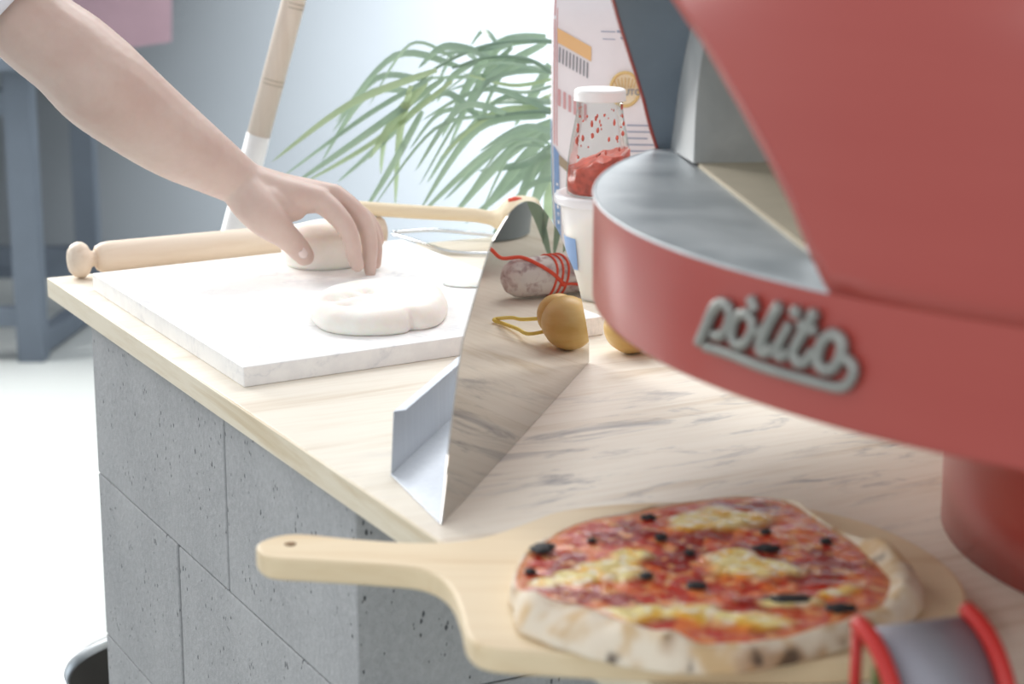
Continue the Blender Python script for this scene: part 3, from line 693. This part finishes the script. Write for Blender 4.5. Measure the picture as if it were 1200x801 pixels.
# small text lines
lines = [[(735 + 0 * i, 145 + 7.5 * i), (770 - (i % 3) * 6, 145.5 + 7.5 * i), (770 - (i % 3) * 6, 147.2 + 7.5 * i), (735, 146.7 + 7.5 * i)] for i in range(6)]
decal(lines, 'small_print', M['bluegrey'], 4)
decal([[(706, 36), (722, 36.5), (722, 37.8), (706, 37.3)], [(724, 35), (738, 36), (738, 39), (724, 38)], [(708, 45), (722, 45.5), (722, 46.5), (708, 46)], [(728, 43), (737, 44), (737, 46.5), (728, 45.5)]], 'header_print', M['bluegrey'], 3)
u0, z0 = bpix(733, 104)
mb = MB(); lc = bface(u0, z0, .0016)
mb.tube([lc + Vector((math.cos(a) * .0195, 0, math.sin(a) * .0225)) for a in [2 * PI * k / 40 for k in range(41)]], .0022, 6, flat=1)
mb2 = MB(); nn = len(mb2.v)
mb2.v += [lc + Vector((math.cos(a) * .018, .0004, math.sin(a) * .021)) for a in [2 * PI * k / 40 for k in range(40)]]; mb2.f = [tuple(range(40))]
mb2.build('logo_disc', plain('pale_gold', 'f2e6c8', .6), bag, merge=False); mb.build('logo_ring', M['gold'], bag)
mb = MB()
for k in range(-3, 4): mb.tube([lc + Vector((k * .0036, -.0010, .002)), lc + Vector((k * .0050, -.001, .012 + .004 * math.cos(k * .5)))], .0008, 5)
mb.build('wheat_emblem', M['gold'], bag)
def text(s, size, pos, mat, name, par, ang=0):
    c = bpy.data.curves.new('t', 'FONT'); c.body = s; c.size = size; c.align_x = 'CENTER'; c.align_y = 'CENTER'; c.extrude = .0002; c.offset = size * .02
    t = bpy.data.objects.new('t', c); COL.objects.link(t); dg = bpy.context.evaluated_depsgraph_get()
    me = bpy.data.meshes.new_from_object(t.evaluated_get(dg)); bpy.data.objects.remove(t)
    vs = [Vector((v.co.x, -v.co.z, v.co.y)) + Vector(pos) for v in me.vertices]
    mb = MB().add(vs, [tuple(p.vertices) for p in me.polygons]); return mb.build(name, mat, par, smooth=False)
text('CAPUTO', .0115, lc + Vector((-.001, -.003, -.004)), M['ink'], 'logo_lettering', bag)
# ------------------------------------------------------------------ wooden spoon and tongs
sp = empty('wooden_spoon', 'long handled pale wooden spoon with a sauce stained bowl behind the slab', 'spoon', (-.05, 2.79, 0))
h0, h1 = Vector((-.235, 2.792, .0580)), Vector((-.062, 2.790, .047))
pts = spline([h0, (h0 + h1) / 2 + Vector((0, 0, -.001)), h1, Vector((-.038, 2.788, .044)), Vector((-.018, 2.785, .042)), Vector((.002, 2.782, .043)), Vector((.026, 2.780, .040)), Vector((.040, 2.779, .038))], 6)
def spr(t):
    return .0105 if t < .45 else .0105 + .0255 * sstep(.45, .78, t) if t < .84 else max(.002, .036 * math.sqrt(max(0, 1 - ((t - .84) / .165) ** 2)))
rr = [spr(i / (len(pts) - 1)) for i in range(len(pts))]
MB().tube(pts, [r for r in rr], 20, flat=.95, up=(0, 0, 1)).build('handle_and_bowl', M['spoonwood'], sp)
mb = MB().blob((.006, 2.772, .0715), .009, 8, (1.3, .8, .45), .4, 3); mb.build('tomato_stain', M['twine'], sp)
tg = empty('metal_tongs', 'thin bright metal tongs lying between the rolling pin and the wooden spoon', 'tongs', (-.09, 2.80, 0))
MB().tube(spline([(-.172, 2.838, .010), (-.13, 2.785, .008), (-.085, 2.735, .004), (-.035, 2.722, .004), (-.01, 2.722, .004)], 6), .0032, 8, flat=.8).build('lower_arm', M['chrome'], tg)
MB().tube(spline([(-.172, 2.842, .012), (-.12, 2.862, .012), (-.06, 2.850, .010), (.01, 2.835, .006)], 6), .0042, 8, flat=.7).build('upper_arm', M['chrome'], tg)
# ------------------------------------------------------------------ long pole behind the table
pl0 = onz(140, 870, FL); top = ony(345, 0, 3.05); lowp = ony(276, 265, 3.05)
dr = (top - lowp); k0 = (FL + .001 - lowp.z) / dr.z; foot = lowp + dr * k0; tip = lowp + dr * 2.1
pole = empty('long_handled_tool', 'round wooden pole with a white lower sleeve leaning behind the worktop', 'tool handle', foot)
j = ony(303, 158, 3.05)
MB().tube([foot + (tip - foot) * .0, j], .0185, 24).build('white_sleeve', M['white'], pole)
MB().tube([j, tip], .0180, 24).build('wooden_shaft', M['pole'], pole)
mb = MB(); dn = dr.normalized()
for yy in (93, 98, 3, 8):
    x = 303 + (158 - yy) * .266; c = ony(x, yy, 3.05); MB().tube([c - dn * .0006, c + dn * .0006], .0182, 24).build('groove', M['brownprint'], pole)
# ------------------------------------------------------------------ potted palm
PC = Vector((.585, 2.735, 0))
palm = empty('potted_palm', 'green palm with long drooping fronds in a dark pot behind the flour bag', 'plant', PC)
MB().lathe([(0, .001), (.075, .001), (.08, .004), (.098, .17), (.102, .172), (.102, .185), (.093, .185), (.09, .165), (0, .165)], PC, n=48).build('pot', M['blackp'], palm)
MB().lathe([(0, .168), (.089, .166)], PC, n=32).build('soil', M['soil'], palm)
def blade(mb, pts, w, nrm=None, fold=.25):
    P = spline(pts, 7); n = len(P); base = len(mb.v)
    for i, p in enumerate(P):
        t = (P[min(i + 1, n - 1)] - P[max(i - 1, 0)]).normalized()
        view = Vector((random.uniform(-.3, .3), -1, .35)).normalized() if nrm is None else Vector(nrm)
        sd = t.cross(view)
        if sd.length < .05: sd = Vector((0, 0, 1))
        sd.normalize(); nn_ = sd.cross(t).normalized(); f = i / (n - 1)
        ww = w * (math.sin(PI * min(1, .08 + .92 * f) ** .75) ** .7 if f < .98 else .02); 
        mb.v += [p - sd * ww, p + nn_ * ww * fold, p + sd * ww]
    for i in range(n - 1):
        a = base + i * 3; mb.f += [(a, a + 1, a + 4, a + 3), (a + 1, a + 2, a + 5, a + 4)]
fronds = [
 # depth start, depth end, rachis pixels, leaflets (pixels, width px, tone)
 dict(y=(2.88, 2.99), rach=[(720, 60), (640, 48), (565, 55), (505, 84), (478, 118)], leaves=[
   ([(512, 82), (410, 122), (318, 190)], 4.6, 1), ([(508, 90), (430, 135), (330, 208)], 3.4, 0), ([(520, 92), (425, 160), (335, 222)], 4.6, 0), ([(530, 95), (440, 165), (355, 215)], 3.6, 1),
   ([(500, 95), (462, 140), (433, 186)], 6, 1), ([(505, 110), (450, 165), (395, 214)], 4.2, 0), ([(495, 130), (462, 190), (424, 252)], 4.4, 0), ([(482, 100), (468, 160), (463, 242)], 4.5, 1), ([(478, 118), (452, 160), (446, 205)], 4, 1),
   ([(560, 60), (520, 55), (490, 80)], 5, 0), ([(600, 52), (548, 60), (505, 62)], 3, 0), ([(640, 44), (575, 60), (517, 162)], 7.5, 0), ([(640, 50), (580, 85), (548, 132)], 5, 0), ([(600, 55), (560, 100), (525, 175)], 4, 0)]),
 dict(y=(2.90, 2.96), rach=[(730, 130), (670, 100), (620, 70), (570, 68), (530, 80)], leaves=[
   ([(645, 75), (628, 105), (603, 148)], 7, 0), ([(640, 80), (600, 82), (520, 108)], 3.5, 0), ([(620, 72), (570, 88), (470, 92)], 3, 0), ([(650, 92), (600, 100), (540, 85)], 2.5, 1), ([(600, 68), (560, 80), (540, 120)], 4, 0), ([(560, 70), (530, 90), (512, 120)], 4, 0), ([(575, 68), (545, 58), (515, 66)], 4, 0), ([(650, 100), (610, 108), (560, 96)], 2.5, 0)]),
 dict(y=(2.87, 2.92), rach=[(740, 190), (690, 150), (645, 132), (600, 133), (560, 140)], leaves=[
   ([(650, 128), (580, 132), (515, 185)], 4, 1), ([(640, 135), (560, 150), (492, 246)], 5.5, 0), ([(650, 140), (570, 180), (488, 256)], 5, 0), ([(645, 145), (590, 185), (528, 256)], 7, 0), ([(650, 150), (610, 190), (560, 256)], 7, 0), ([(600, 133), (540, 160), (500, 215)], 4, 0), ([(580, 136), (520, 130), (480, 175)], 3, 0), ([(655, 120), (600, 118), (555, 122)], 4.5, 0), ([(650, 108), (640, 115), (590, 140)], 4, 1)]),
 dict(y=(2.86, 2.88), rach=[(730, 240), (690, 180), (660, 165), (640, 175)], leaves=[
   ([(655, 165), (620, 190), (560, 200)], 6, 0), ([(655, 172), (625, 200), (603, 250)], 8, 0), ([(660, 180), (640, 205), (618, 258)], 9, 0), ([(662, 190), (645, 230), (640, 285)], 9, 1), ([(665, 200), (655, 240), (652, 292)], 8, 0), ([(650, 170), (600, 215), (545, 262)], 6, 0), ([(650, 160), (590, 170), (520, 235)], 5, 0)]),
]
random.seed(21)
def pxy(p, Y): return ony(p[0], p[1], Y)
for fr in fronds:
    ra = fr['rach']; y0, y1 = fr['y']; nR = len(ra)
    Rp = [PC + Vector((-.01, 0, .17)), PC + Vector((-.05, .0, .38))] + [pxy(p, y0 + (y1 - y0) * i / (nR - 1)) for i, p in enumerate(ra)]
    mbs = [MB(), MB()]; st = MB(); sp_ = spline(Rp, 8); st.tube(sp_, [.006 - .0045 * i / len(sp_) for i in range(len(sp_))], 8)
    for px, w, tone in fr['leaves']:
        Y = y0 + random.uniform(.0, .12); wm = w / F * 2.85
        jit = random.uniform(-.02, .08)
        blade(mbs[tone], [pxy(p, Y + jit * k) for k, p in enumerate(px)], wm)
    for _ in range(5):   # extra fine leaflets along the rachis
        k = random.randrange(len(sp_) // 2, len(sp_)); s0 = sp_[k]; ln = random.uniform(.10, .24)
        d = Vector((random.uniform(-1, -.1), random.uniform(-.2, .7), random.uniform(-.35, .25))).normalized()
        blade(mbs[0], [s0, s0 + d * ln * .5 + Vector((0, 0, .01)), s0 + d * ln + Vector((0, 0, -ln * random.uniform(.2, .7)))], random.uniform(.002, .0055))
    f_ = st.build('frond', M['leaf'], palm)
    mbs[0].build('green_leaflets', M['leaf'], f_, merge=False, recalc=False)
    if mbs[1].v: mbs[1].build('light_green_leaflets', M['leaf2'], f_, merge=False, recalc=False)
for k in range(9):       # fronds on the far side and right of the plant
    a = [-.5, -.1, .3, .7, 1.0, 1.4, 1.75, -.9, .5][k]; d = Vector((math.cos(a), math.sin(a), 0)); Ls = random.uniform(.35, .5)
    if k in (7,): Ls = .2
    Rp = [PC + Vector((0, 0, .17)), PC + d * Ls * .25 + Vector((0, 0, .45)), PC + d * Ls * .65 + Vector((0, 0, .60)), PC + d * Ls + Vector((0, 0, .50))]
    sp_ = spline(Rp, 8); st = MB().tube(sp_, [.005 - .0035 * i / len(sp_) for i in range(len(sp_))], 8); lf = MB()
    for i in range(10, len(sp_)):
        for sg in (-1, 1):
            tt = (sp_[min(i + 1, len(sp_) - 1)] - sp_[i - 1]).normalized(); sdv = tt.cross(Vector((0, 0, 1))).normalized() * sg
            ln = .22; e = sp_[i] + (sdv * .8 + tt * .6) * ln; blade(lf, [sp_[i], (sp_[i] + e) / 2 + Vector((0, 0, .01)), e - Vector((0, 0, .10))], .006, (0, 0, 1))
    f_ = st.build('frond', M['leaf'], palm); lf.build('green_leaflets', M['leaf'], f_, merge=False, recalc=False)
# hanging leaves that the door reflects
lf = MB()
for pts_, w in (([(622, 225), (634, 262), (646, 306)], .010), ([(662, 225), (655, 262), (649, 300)], .009), ([(650, 225), (640, 250), (636, 285)], .008), ([(680, 235), (668, 270), (660, 296)], .008)):
    q3 = [refl(ony(x, y, 2.66)) for x, y in pts_]; top_ = q3[0] + Vector((.05, .03, .10)); blade(lf, [PC + Vector((-.02, 0, .3)), top_] + q3, w, (-.5, -.85, .1))
lf.build('low_leaflets', M['leaf'], palm, merge=False, recalc=False)
rb = Vector((.470, 2.485, 0))
bo = empty('red_bowl', 'small red enamel bowl on the worktop in front of the palm pot', 'bowl', rb)
MB().lathe([(0, .001), (.022, .001), (.024, .006), (.040, .025), (.047, .05), (.048, .056), (.046, .056), (.043, .045), (.034, .022), (0, .010)], rb, n=48).build('bowl_wall', M['bowlred'], bo)
# ------------------------------------------------------------------ background workbench frame
rk = empty('steel_workbench', 'blurred blue grey steel workbench frame standing by the far wall', 'workbench', (-1.9, 6.2, FL))
fA = onz(40, 421, FL); fB = onz(108, 372, FL); LW = .078
zt = -.02
def bar(p, q, w, name):
    MB().tube([p, q], w / math.sqrt(2), 4, up=(1, 1, .0) if abs((q - p).normalized().z) > .9 else (0, 0, 1) and ((q - p).normalized().cross(Vector((0, 0, 1))) + Vector((0, 0, 1)))).build(name, M['rack'], rk, smooth=False, bevel=.003)
def at(p, z): return Vector((p.x, p.y, z))
left = Vector((-1.1, .0, 0))
for i, (p) in enumerate((fA, fB, fA + left, fB + left)): bar(at(p, FL), at(p, zt), LW if i != 1 else .07, 'leg')
zH = ony(20, 119, fA.y).z; bar(at(fA + left, zH), at(fA, zH), .07, 'top_rail')
zH2 = ony(20, 370, fA.y).z; bar(at(fA + left, zH2), at(fA, zH2), .055, 'lower_rail')
zH3 = ony(70, 299, fB.y).z; bar(at(fB + left, zH3), at(fB, zH3), .055, 'rear_rail')
bar(at(fA, FL + .04), at(fB, FL + .04), .06, 'foot_rail'); bar(at(fA, zt - .03), at(fB, zt - .03), .06, 'side_rail')
MB().box(((fA.x + fB.x) / 2 - .55, (fA.y + fB.y) / 2, zt + .02), (1.25, .8, .04)).build('bench_top', M['rack'], rk, smooth=False, bevel=.004)
# red banner before the wall, haze mixed into its colour
b_ = [ony(-60, 88, WY - .3), ony(200, 49, WY - .3), ony(201, -60, WY - .3), ony(-60, -60, WY - .3)]
nn_ = Vector((0, .02, 0)); o = MB().add(b_ + [p + nn_ for p in b_], [(0, 1, 2, 3), (7, 6, 5, 4), (0, 4, 5, 1), (1, 5, 6, 2), (2, 6, 7, 3), (3, 7, 4, 0)]).build('cloth_banner', M['banner'], loc=b_[0], smooth=False)
tag(o, 'haze-paled pinkish red cloth banner hanging blurred before the back wall', 'banner')
# steel stock pot on the floor
pc = Vector((-.478, 2.70, FL)); pr_, ph_ = .172, .275
pt = empty('stock_pot', 'round stainless steel pot standing on the floor beside the concrete blocks', 'pot', pc)
MB().lathe([(0, .001), (pr_ - .014, .001), (pr_ - .006, .006), (pr_ - .006, ph_ - .006), (pr_, ph_ - .002), (pr_, ph_ + .001), (pr_ - .006, ph_), (pr_ - .011, ph_ - .012)], pc, n=72).build('pot_wall', M['pot'], pt)
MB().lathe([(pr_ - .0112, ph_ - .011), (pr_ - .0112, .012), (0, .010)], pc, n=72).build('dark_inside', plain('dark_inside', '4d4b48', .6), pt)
for sg in (-1, 1):
    c = pc + Vector((sg * (pr_ - .004) * .3, sg * (pr_ - .004) * .95, ph_ - .06)); t_ = Vector((-.95 * sg, .3 * sg, 0)); n_ = Vector((.3 * sg, .95 * sg, 0))
    MB().tube(spline([c + t_ * .04, c + t_ * .035 + n_ * .03, c - t_ * .035 + n_ * .03, c - t_ * .04], 5), .005, 10).build('loop_handle', M['chrome'], pt)
# ------------------------------------------------------------------ person kneading the dough (left arm in the frame)
def rgrid(chains, vox, name, mat, parent, smooth=6, loc=None):
    """one continuous skin: tapered chains of joints (position, radius), voxel-remeshed and smoothed"""
    mb = MB()
    for ch_ in chains:
        if len(ch_) > 2:
            q4 = spline([p for p, r in ch_], 4); r4 = spline([Vector((r, 0, 0)) for p, r in ch_], 4); ch_ = [(p, r.x) for p, r in zip(q4, r4)]
        for (p0, r0), (p1, r1) in zip(ch_, ch_[1:]):
            p0, p1 = Vector(p0), Vector(p1); L_ = (p1 - p0).length; n_ = max(1, int(L_ / (min(r0, r1) * .9)))
            mb.tube([p0.lerp(p1, k / n_) for k in range(n_ + 1)], [r0 + (r1 - r0) * k / n_ for k in range(n_ + 1)], 18)
        for (p, r) in ch_: mb.blob(p, r, 10)
    o = mb.build(name, mat, parent, loc, merge=False)
    for typ, kw in (('REMESH', dict(mode='VOXEL', voxel_size=vox, use_smooth_shade=True)), ('SMOOTH', dict(factor=.5, iterations=smooth))):
        m = o.modifiers.new(typ.lower(), typ)
        for k, v in kw.items(): setattr(m, k, v)
    dg = bpy.context.evaluated_depsgraph_get(); me = bpy.data.meshes.new_from_object(o.evaluated_get(dg))
    o.modifiers.clear(); old = o.data; o.data = me; bpy.data.meshes.remove(old)
    me.polygons.foreach_set('use_smooth', [True] * len(me.polygons)); return o
def J(x, y, Y, r): return (ony(x, y, Y), r)
per = empty('person', 'person in a white t-shirt reaching from the left, hand on the dough ball', 'person', (-1.0, 2.2, FL))
sh_l = Vector((-.80, 2.36, .50)); sh_r = Vector((-.90, 1.96, .47)); nec = Vector((-.84, 2.16, .55)); chest = Vector((-.92, 2.17, .34)); pel = Vector((-1.04, 2.15, .02))
arm = [(sh_l, .060), J(-60, -58, 2.36, .0560), J(5, -2, 2.365, .0545), J(44, 36, 2.37, .0535), J(84, 66, 2.375, .0560), J(118, 98, 2.38, .0585), J(160, 132, 2.40, .0540), J(205, 165, 2.42, .0475), J(248, 192, 2.44, .0380), J(283, 214, 2.46, .0300)]
hand = [
 # palm fans from the wrist to the knuckles
 [J(283, 214, 2.46, .0290), J(316, 226, 2.468, .0275), J(348, 231, 2.472, .0220), J(374, 234, 2.475, .0165)],
 [J(283, 214, 2.47, .0280), J(325, 224, 2.490, .0250), J(360, 226, 2.497, .0190), J(392, 228, 2.500, .0138)],
 [J(283, 216, 2.48, .0260), J(325, 226, 2.510, .0230), J(362, 229, 2.520, .0180), J(394, 234, 2.526, .0125)],
 [J(283, 218, 2.48, .0250), J(325, 232, 2.525, .0210), J(360, 234, 2.535, .0150), J(390, 235, 2.540, .0106)],
 # thumb mass, thumb and the web between thumb and index
 [J(290, 228, 2.45, .0285), J(304, 246, 2.438, .0270), J(318, 261, 2.436, .0228), J(332, 274, 2.444, .0176), J(345, 286, 2.458, .0154), J(351, 293, 2.467, .0146), J(357, 300, 2.475, .0127)],
 [J(312, 238, 2.450, .0250), J(332, 244, 2.458, .0185), J(346, 246, 2.466, .0140)],
 # index, middle, ring, little
 [J(374, 234, 2.475, .0160), J(390, 247, 2.468, .0145), J(405, 265, 2.462, .0128), J(412, 283, 2.461, .0112), J(415, 299, 2.463, .0104), J(419, 311, 2.466, .0088)],
 [J(392, 228, 2.500, .0138), J(412, 243, 2.494, .0128), J(428, 263, 2.488, .0120), J(433, 286, 2.485, .0108), J(433, 305, 2.484, .0098), J(434, 318, 2.483, .0080)],
 [J(394, 232, 2.522, .0122), J(416, 245, 2.524, .0108), J(433, 264, 2.524, .0100), J(440, 284, 2.522, .0092), J(441, 298, 2.518, .0084), J(441, 309, 2.514, .0070)],
 [J(390, 235, 2.540, .0102), J(410, 240, 2.546, .0092), J(430, 254, 2.550, .0086), J(441, 270, 2.552, .0080), J(445, 283, 2.550, .0066)],
]
rh = [(sh_r, .060), ((-.98, 1.86, .30), .05), ((-1.02, 1.80, .16), .045), ((-.96, 1.80, .04), .040), ((-.88, 1.82, -.06), .029)]
rhand = [[((-.88, 1.82, -.06), .027), ((-.84, 1.835, -.12), .022), ((-.825, 1.835 + dy, -.145), .012), ((-.815, 1.84 + dy * 1.3, -.19), .009), ((-.822, 1.84 + dy * 1.3, -.215 + abs(dy) * .5), .0075)] for dy in (-.03, -.01, .01, .03)] + [[((-.87, 1.83, -.08), .02), ((-.835, 1.87, -.11), .012), ((-.825, 1.885, -.145), .009)]]
hd_ = Vector((-.775, 2.18, .70))
body_ch = [arm] + hand + [rh] + rhand + [
 [(sh_l, .06), (nec + Vector((0, 0, -.05)), .07), (sh_r, .06)], [(nec, .058), (hd_ + Vector((-.02, 0, -.06)), .058)],
 [(chest, .12), (pel, .13)], [(chest + Vector((0, .08, 0)), .09), (chest + Vector((0, -.08, 0)), .09)],
 [(hd_ + Vector((-.012, 0, .035)), .088), (hd_ + Vector((.012, 0, -.045)), .062), (hd_ + Vector((.035, 0, -.085)), .034)],
 [(hd_ + Vector((.070, 0, .012)), .011), (hd_ + Vector((.084, 0, -.020)), .012)],
 [(hd_ + Vector((-.010, .082, .012)), .012), (hd_ + Vector((-.008, .080, -.018)), .010)], [(hd_ + Vector((-.010, -.082, .012)), .012), (hd_ + Vector((-.008, -.080, -.018)), .010)],
 [(pel + Vector((0, .085, -.03)), .10), ((-1.0, 2.25, -.42), .062), ((-1.02, 2.26, -.80), .042), ((-.95, 2.27, FL + .045), .032)],
 [(pel + Vector((0, -.085, -.03)), .10), ((-1.0, 2.06, -.42), .062), ((-1.02, 2.05, -.80), .042), ((-.95, 2.04, FL + .045), .032)]]
bd = rgrid(body_ch, .0027, 'body', M['skin'], per, 5)
# clothes
slp = spline([sh_l, ony(-60, -58, 2.36), ony(17, 8, 2.364)], 8)
m = MB().tube(slp, [.085 - .020 * (i / (len(slp) - 1)) for i in range(len(slp))], 40, caps=False).build('left_sleeve', M['tee'], per).modifiers.new('t', 'SOLIDIFY'); m.thickness = .0018
rgrid([[(sh_l, .078), (nec + Vector((-.02, 0, -.05)), .088), (sh_r, .078)], [(chest, .15), (pel + Vector((0, 0, .02)), .155)], [(chest + Vector((0, .09, .02)), .11), (pel + Vector((0, .06, 0)), .13)], [(chest + Vector((0, -.09, .02)), .11), (pel + Vector((0, -.06, 0)), .13)], [(sh_l, .075), (chest, .13)], [(sh_r, .075), (chest, .13)], [(chest + Vector((.01, 0, 0)), .15), (nec + Vector((-.03, 0, -.10)), .095)], [(sh_r, .078), ((-.96, 1.89, .34), .070)]], .006, 't_shirt', M['tee'], per, 8)
rgrid([[(pel + Vector((0, .08, -.04)), .135), ((-1.0, 2.25, -.42), .085), ((-1.02, 2.26, -.78), .068)], [(pel + Vector((0, -.08, -.04)), .135), ((-1.0, 2.06, -.42), .085), ((-1.02, 2.05, -.78), .068)]], .006, 'trousers', M['jeans'], per, 6)
for y_ in (2.27, 2.04): rgrid([[((-1.03, y_, FL + .046), .045), ((-.93, y_, FL + .038), .037), ((-.85, y_, FL + .034), .033)]], .004, 'shoe', M['shoe'], per, 4)
rgrid([[(hd_ + Vector((-.025, 0, .05)), .095), (hd_ + Vector((-.045, 0, -.01)), .078)], [(hd_ + Vector((.02, 0, .085)), .058), (hd_ + Vector((-.03, 0, .08)), .075)]], .004, 'hair', M['hair'], per, 5)
for sg in (-1, 1):
    e0 = hd_ + Vector((.0615, .030 * sg, .012)); ey = MB().blob(e0, .0105, 10).build('eye', M['eye'], per); MB().blob(e0 + Vector((.0070, 0, 0)), .0050, 8, (.8, 1, 1)).build('iris', M['iris'], ey)
MB().tube(spline([hd_ + Vector((.062, .022, -.062)), hd_ + Vector((.074, 0, -.060)), hd_ + Vector((.062, -.022, -.062))], 4), .0045, 8).build('mouth', M['lip'], per)
# thumb nail and a dark little mole-free nail set on the seen fingers
def nail(c, t, nrm, w, l):
    t = Vector(t).normalized(); nrm = Vector(nrm); nrm = (nrm - t * nrm.dot(t)).normalized(); s_ = t.cross(nrm); vs = []; fs = []; N_ = 8
    for j in range(N_ + 1):
        for i in range(N_ + 1):
            a = (i / N_ * 2 - 1); b = (j / N_ * 2 - 1); k = math.sqrt(max(0, 1 - .35 * b * b if b < 0 else 1 - .55 * b * b))
            vs.append(Vector(c) + s_ * a * w * k + t * b * l - nrm * (a * a * w * .45))
    fs = [(j * (N_ + 1) + i, j * (N_ + 1) + i + 1, (j + 1) * (N_ + 1) + i + 1, (j + 1) * (N_ + 1) + i) for j in range(N_) for i in range(N_)]
    o = MB().add(vs, fs).build('finger_nail', M['nail'], per, merge=False); m = o.modifiers.new('s', 'SOLIDIFY'); m.thickness = .0008; return o
from mathutils.bvhtree import BVHTree
off_ = OFF[per.name]; bv = BVHTree.FromPolygons([v.co + off_ for v in bd.data.vertices], [tuple(p.vertices) for p in bd.data.polygons])
def onskin(x, y): h_ = bv.ray_cast(CAM, ray(x, y).normalized()); return h_[0], h_[1]
c0, n0 = onskin(356, 297); c1, n1_ = onskin(350.5, 289.5); c2, n2_ = onskin(360, 303)
nail(c0 + n0 * .0012, c2 - c1, (n0 + n2_ * .5).normalized(), .0064, .0080)
# ------------------------------------------------------------------ light
w = bpy.data.worlds.new('World'); SC.world = w; w.use_nodes = True
bg = w.node_tree.nodes['Background']; bg.inputs[0].default_value = (.93, .965, 1, 1); bg.inputs[1].default_value = .78
def area(name, loc, target, size, power, col=(1, 1, 1)):
    l = bpy.data.lights.new(name, 'AREA'); l.shape = 'RECTANGLE'; l.size, l.size_y = size; l.energy = power; l.color = col
    o = bpy.data.objects.new(name, l); COL.objects.link(o); o.location = loc
    o.rotation_euler = (Vector(target) - Vector(loc)).to_track_quat('-Z', 'Y').to_euler(); return o
area('daylight_window_left', (-2.5, 5.3, 1.5), (0, 2.0, 0), (1.8, 2.2), 190, (1, .99, .97))
area('daylight_window_top', (.6, 4.6, 2.8), (0, 2.2, 0), (2.0, 1.6), 75, (1, 1, 1))
sl = bpy.data.lights.new('added_wall_spot', 'SPOT'); sl.energy = 3300; sl.spot_size = math.radians(54); sl.spot_blend = 1.0; sl.shadow_soft_size = .25; sl.color = (.97, .985, 1)  # unseen spot added to make the white gradient on the back wall
so_ = bpy.data.objects.new('added_wall_spot', sl); COL.objects.link(so_); so_.location = (1.7, 4.3, 1.7); so_.rotation_euler = (Vector((.62, 6.9, -.05)) - Vector((1.7, 4.3, 1.7))).to_track_quat('-Z', 'Y').to_euler()
area('added_front_fill', (-2.6, -1.3, 1.35), (.3, 1.5, .2), (1.5, 1.1), 19, (1, .98, .96))  # unseen fill added for the oven's top highlight and the front faces
# ------------------------------------------------------------------ camera
cd = bpy.data.cameras.new('camera'); co_ = bpy.data.objects.new('camera', cd); COL.objects.link(co_)
cd.sensor_width = 36; cd.lens = F / 1200 * 36; co_.location = CAM; co_.rotation_euler = (PI / 2 - TH, 0, 0)
cd.dof.use_dof = True; cd.dof.focus_distance = 2.2; cd.dof.aperture_fstop = 5.6; cd.clip_start = .05
SC.camera = co_
SC.view_settings.view_transform = 'Standard'; SC.view_settings.look = 'None'; SC.view_settings.exposure = 0.0; SC.view_settings.gamma = 1.0
SC.view_settings.use_curve_mapping = False
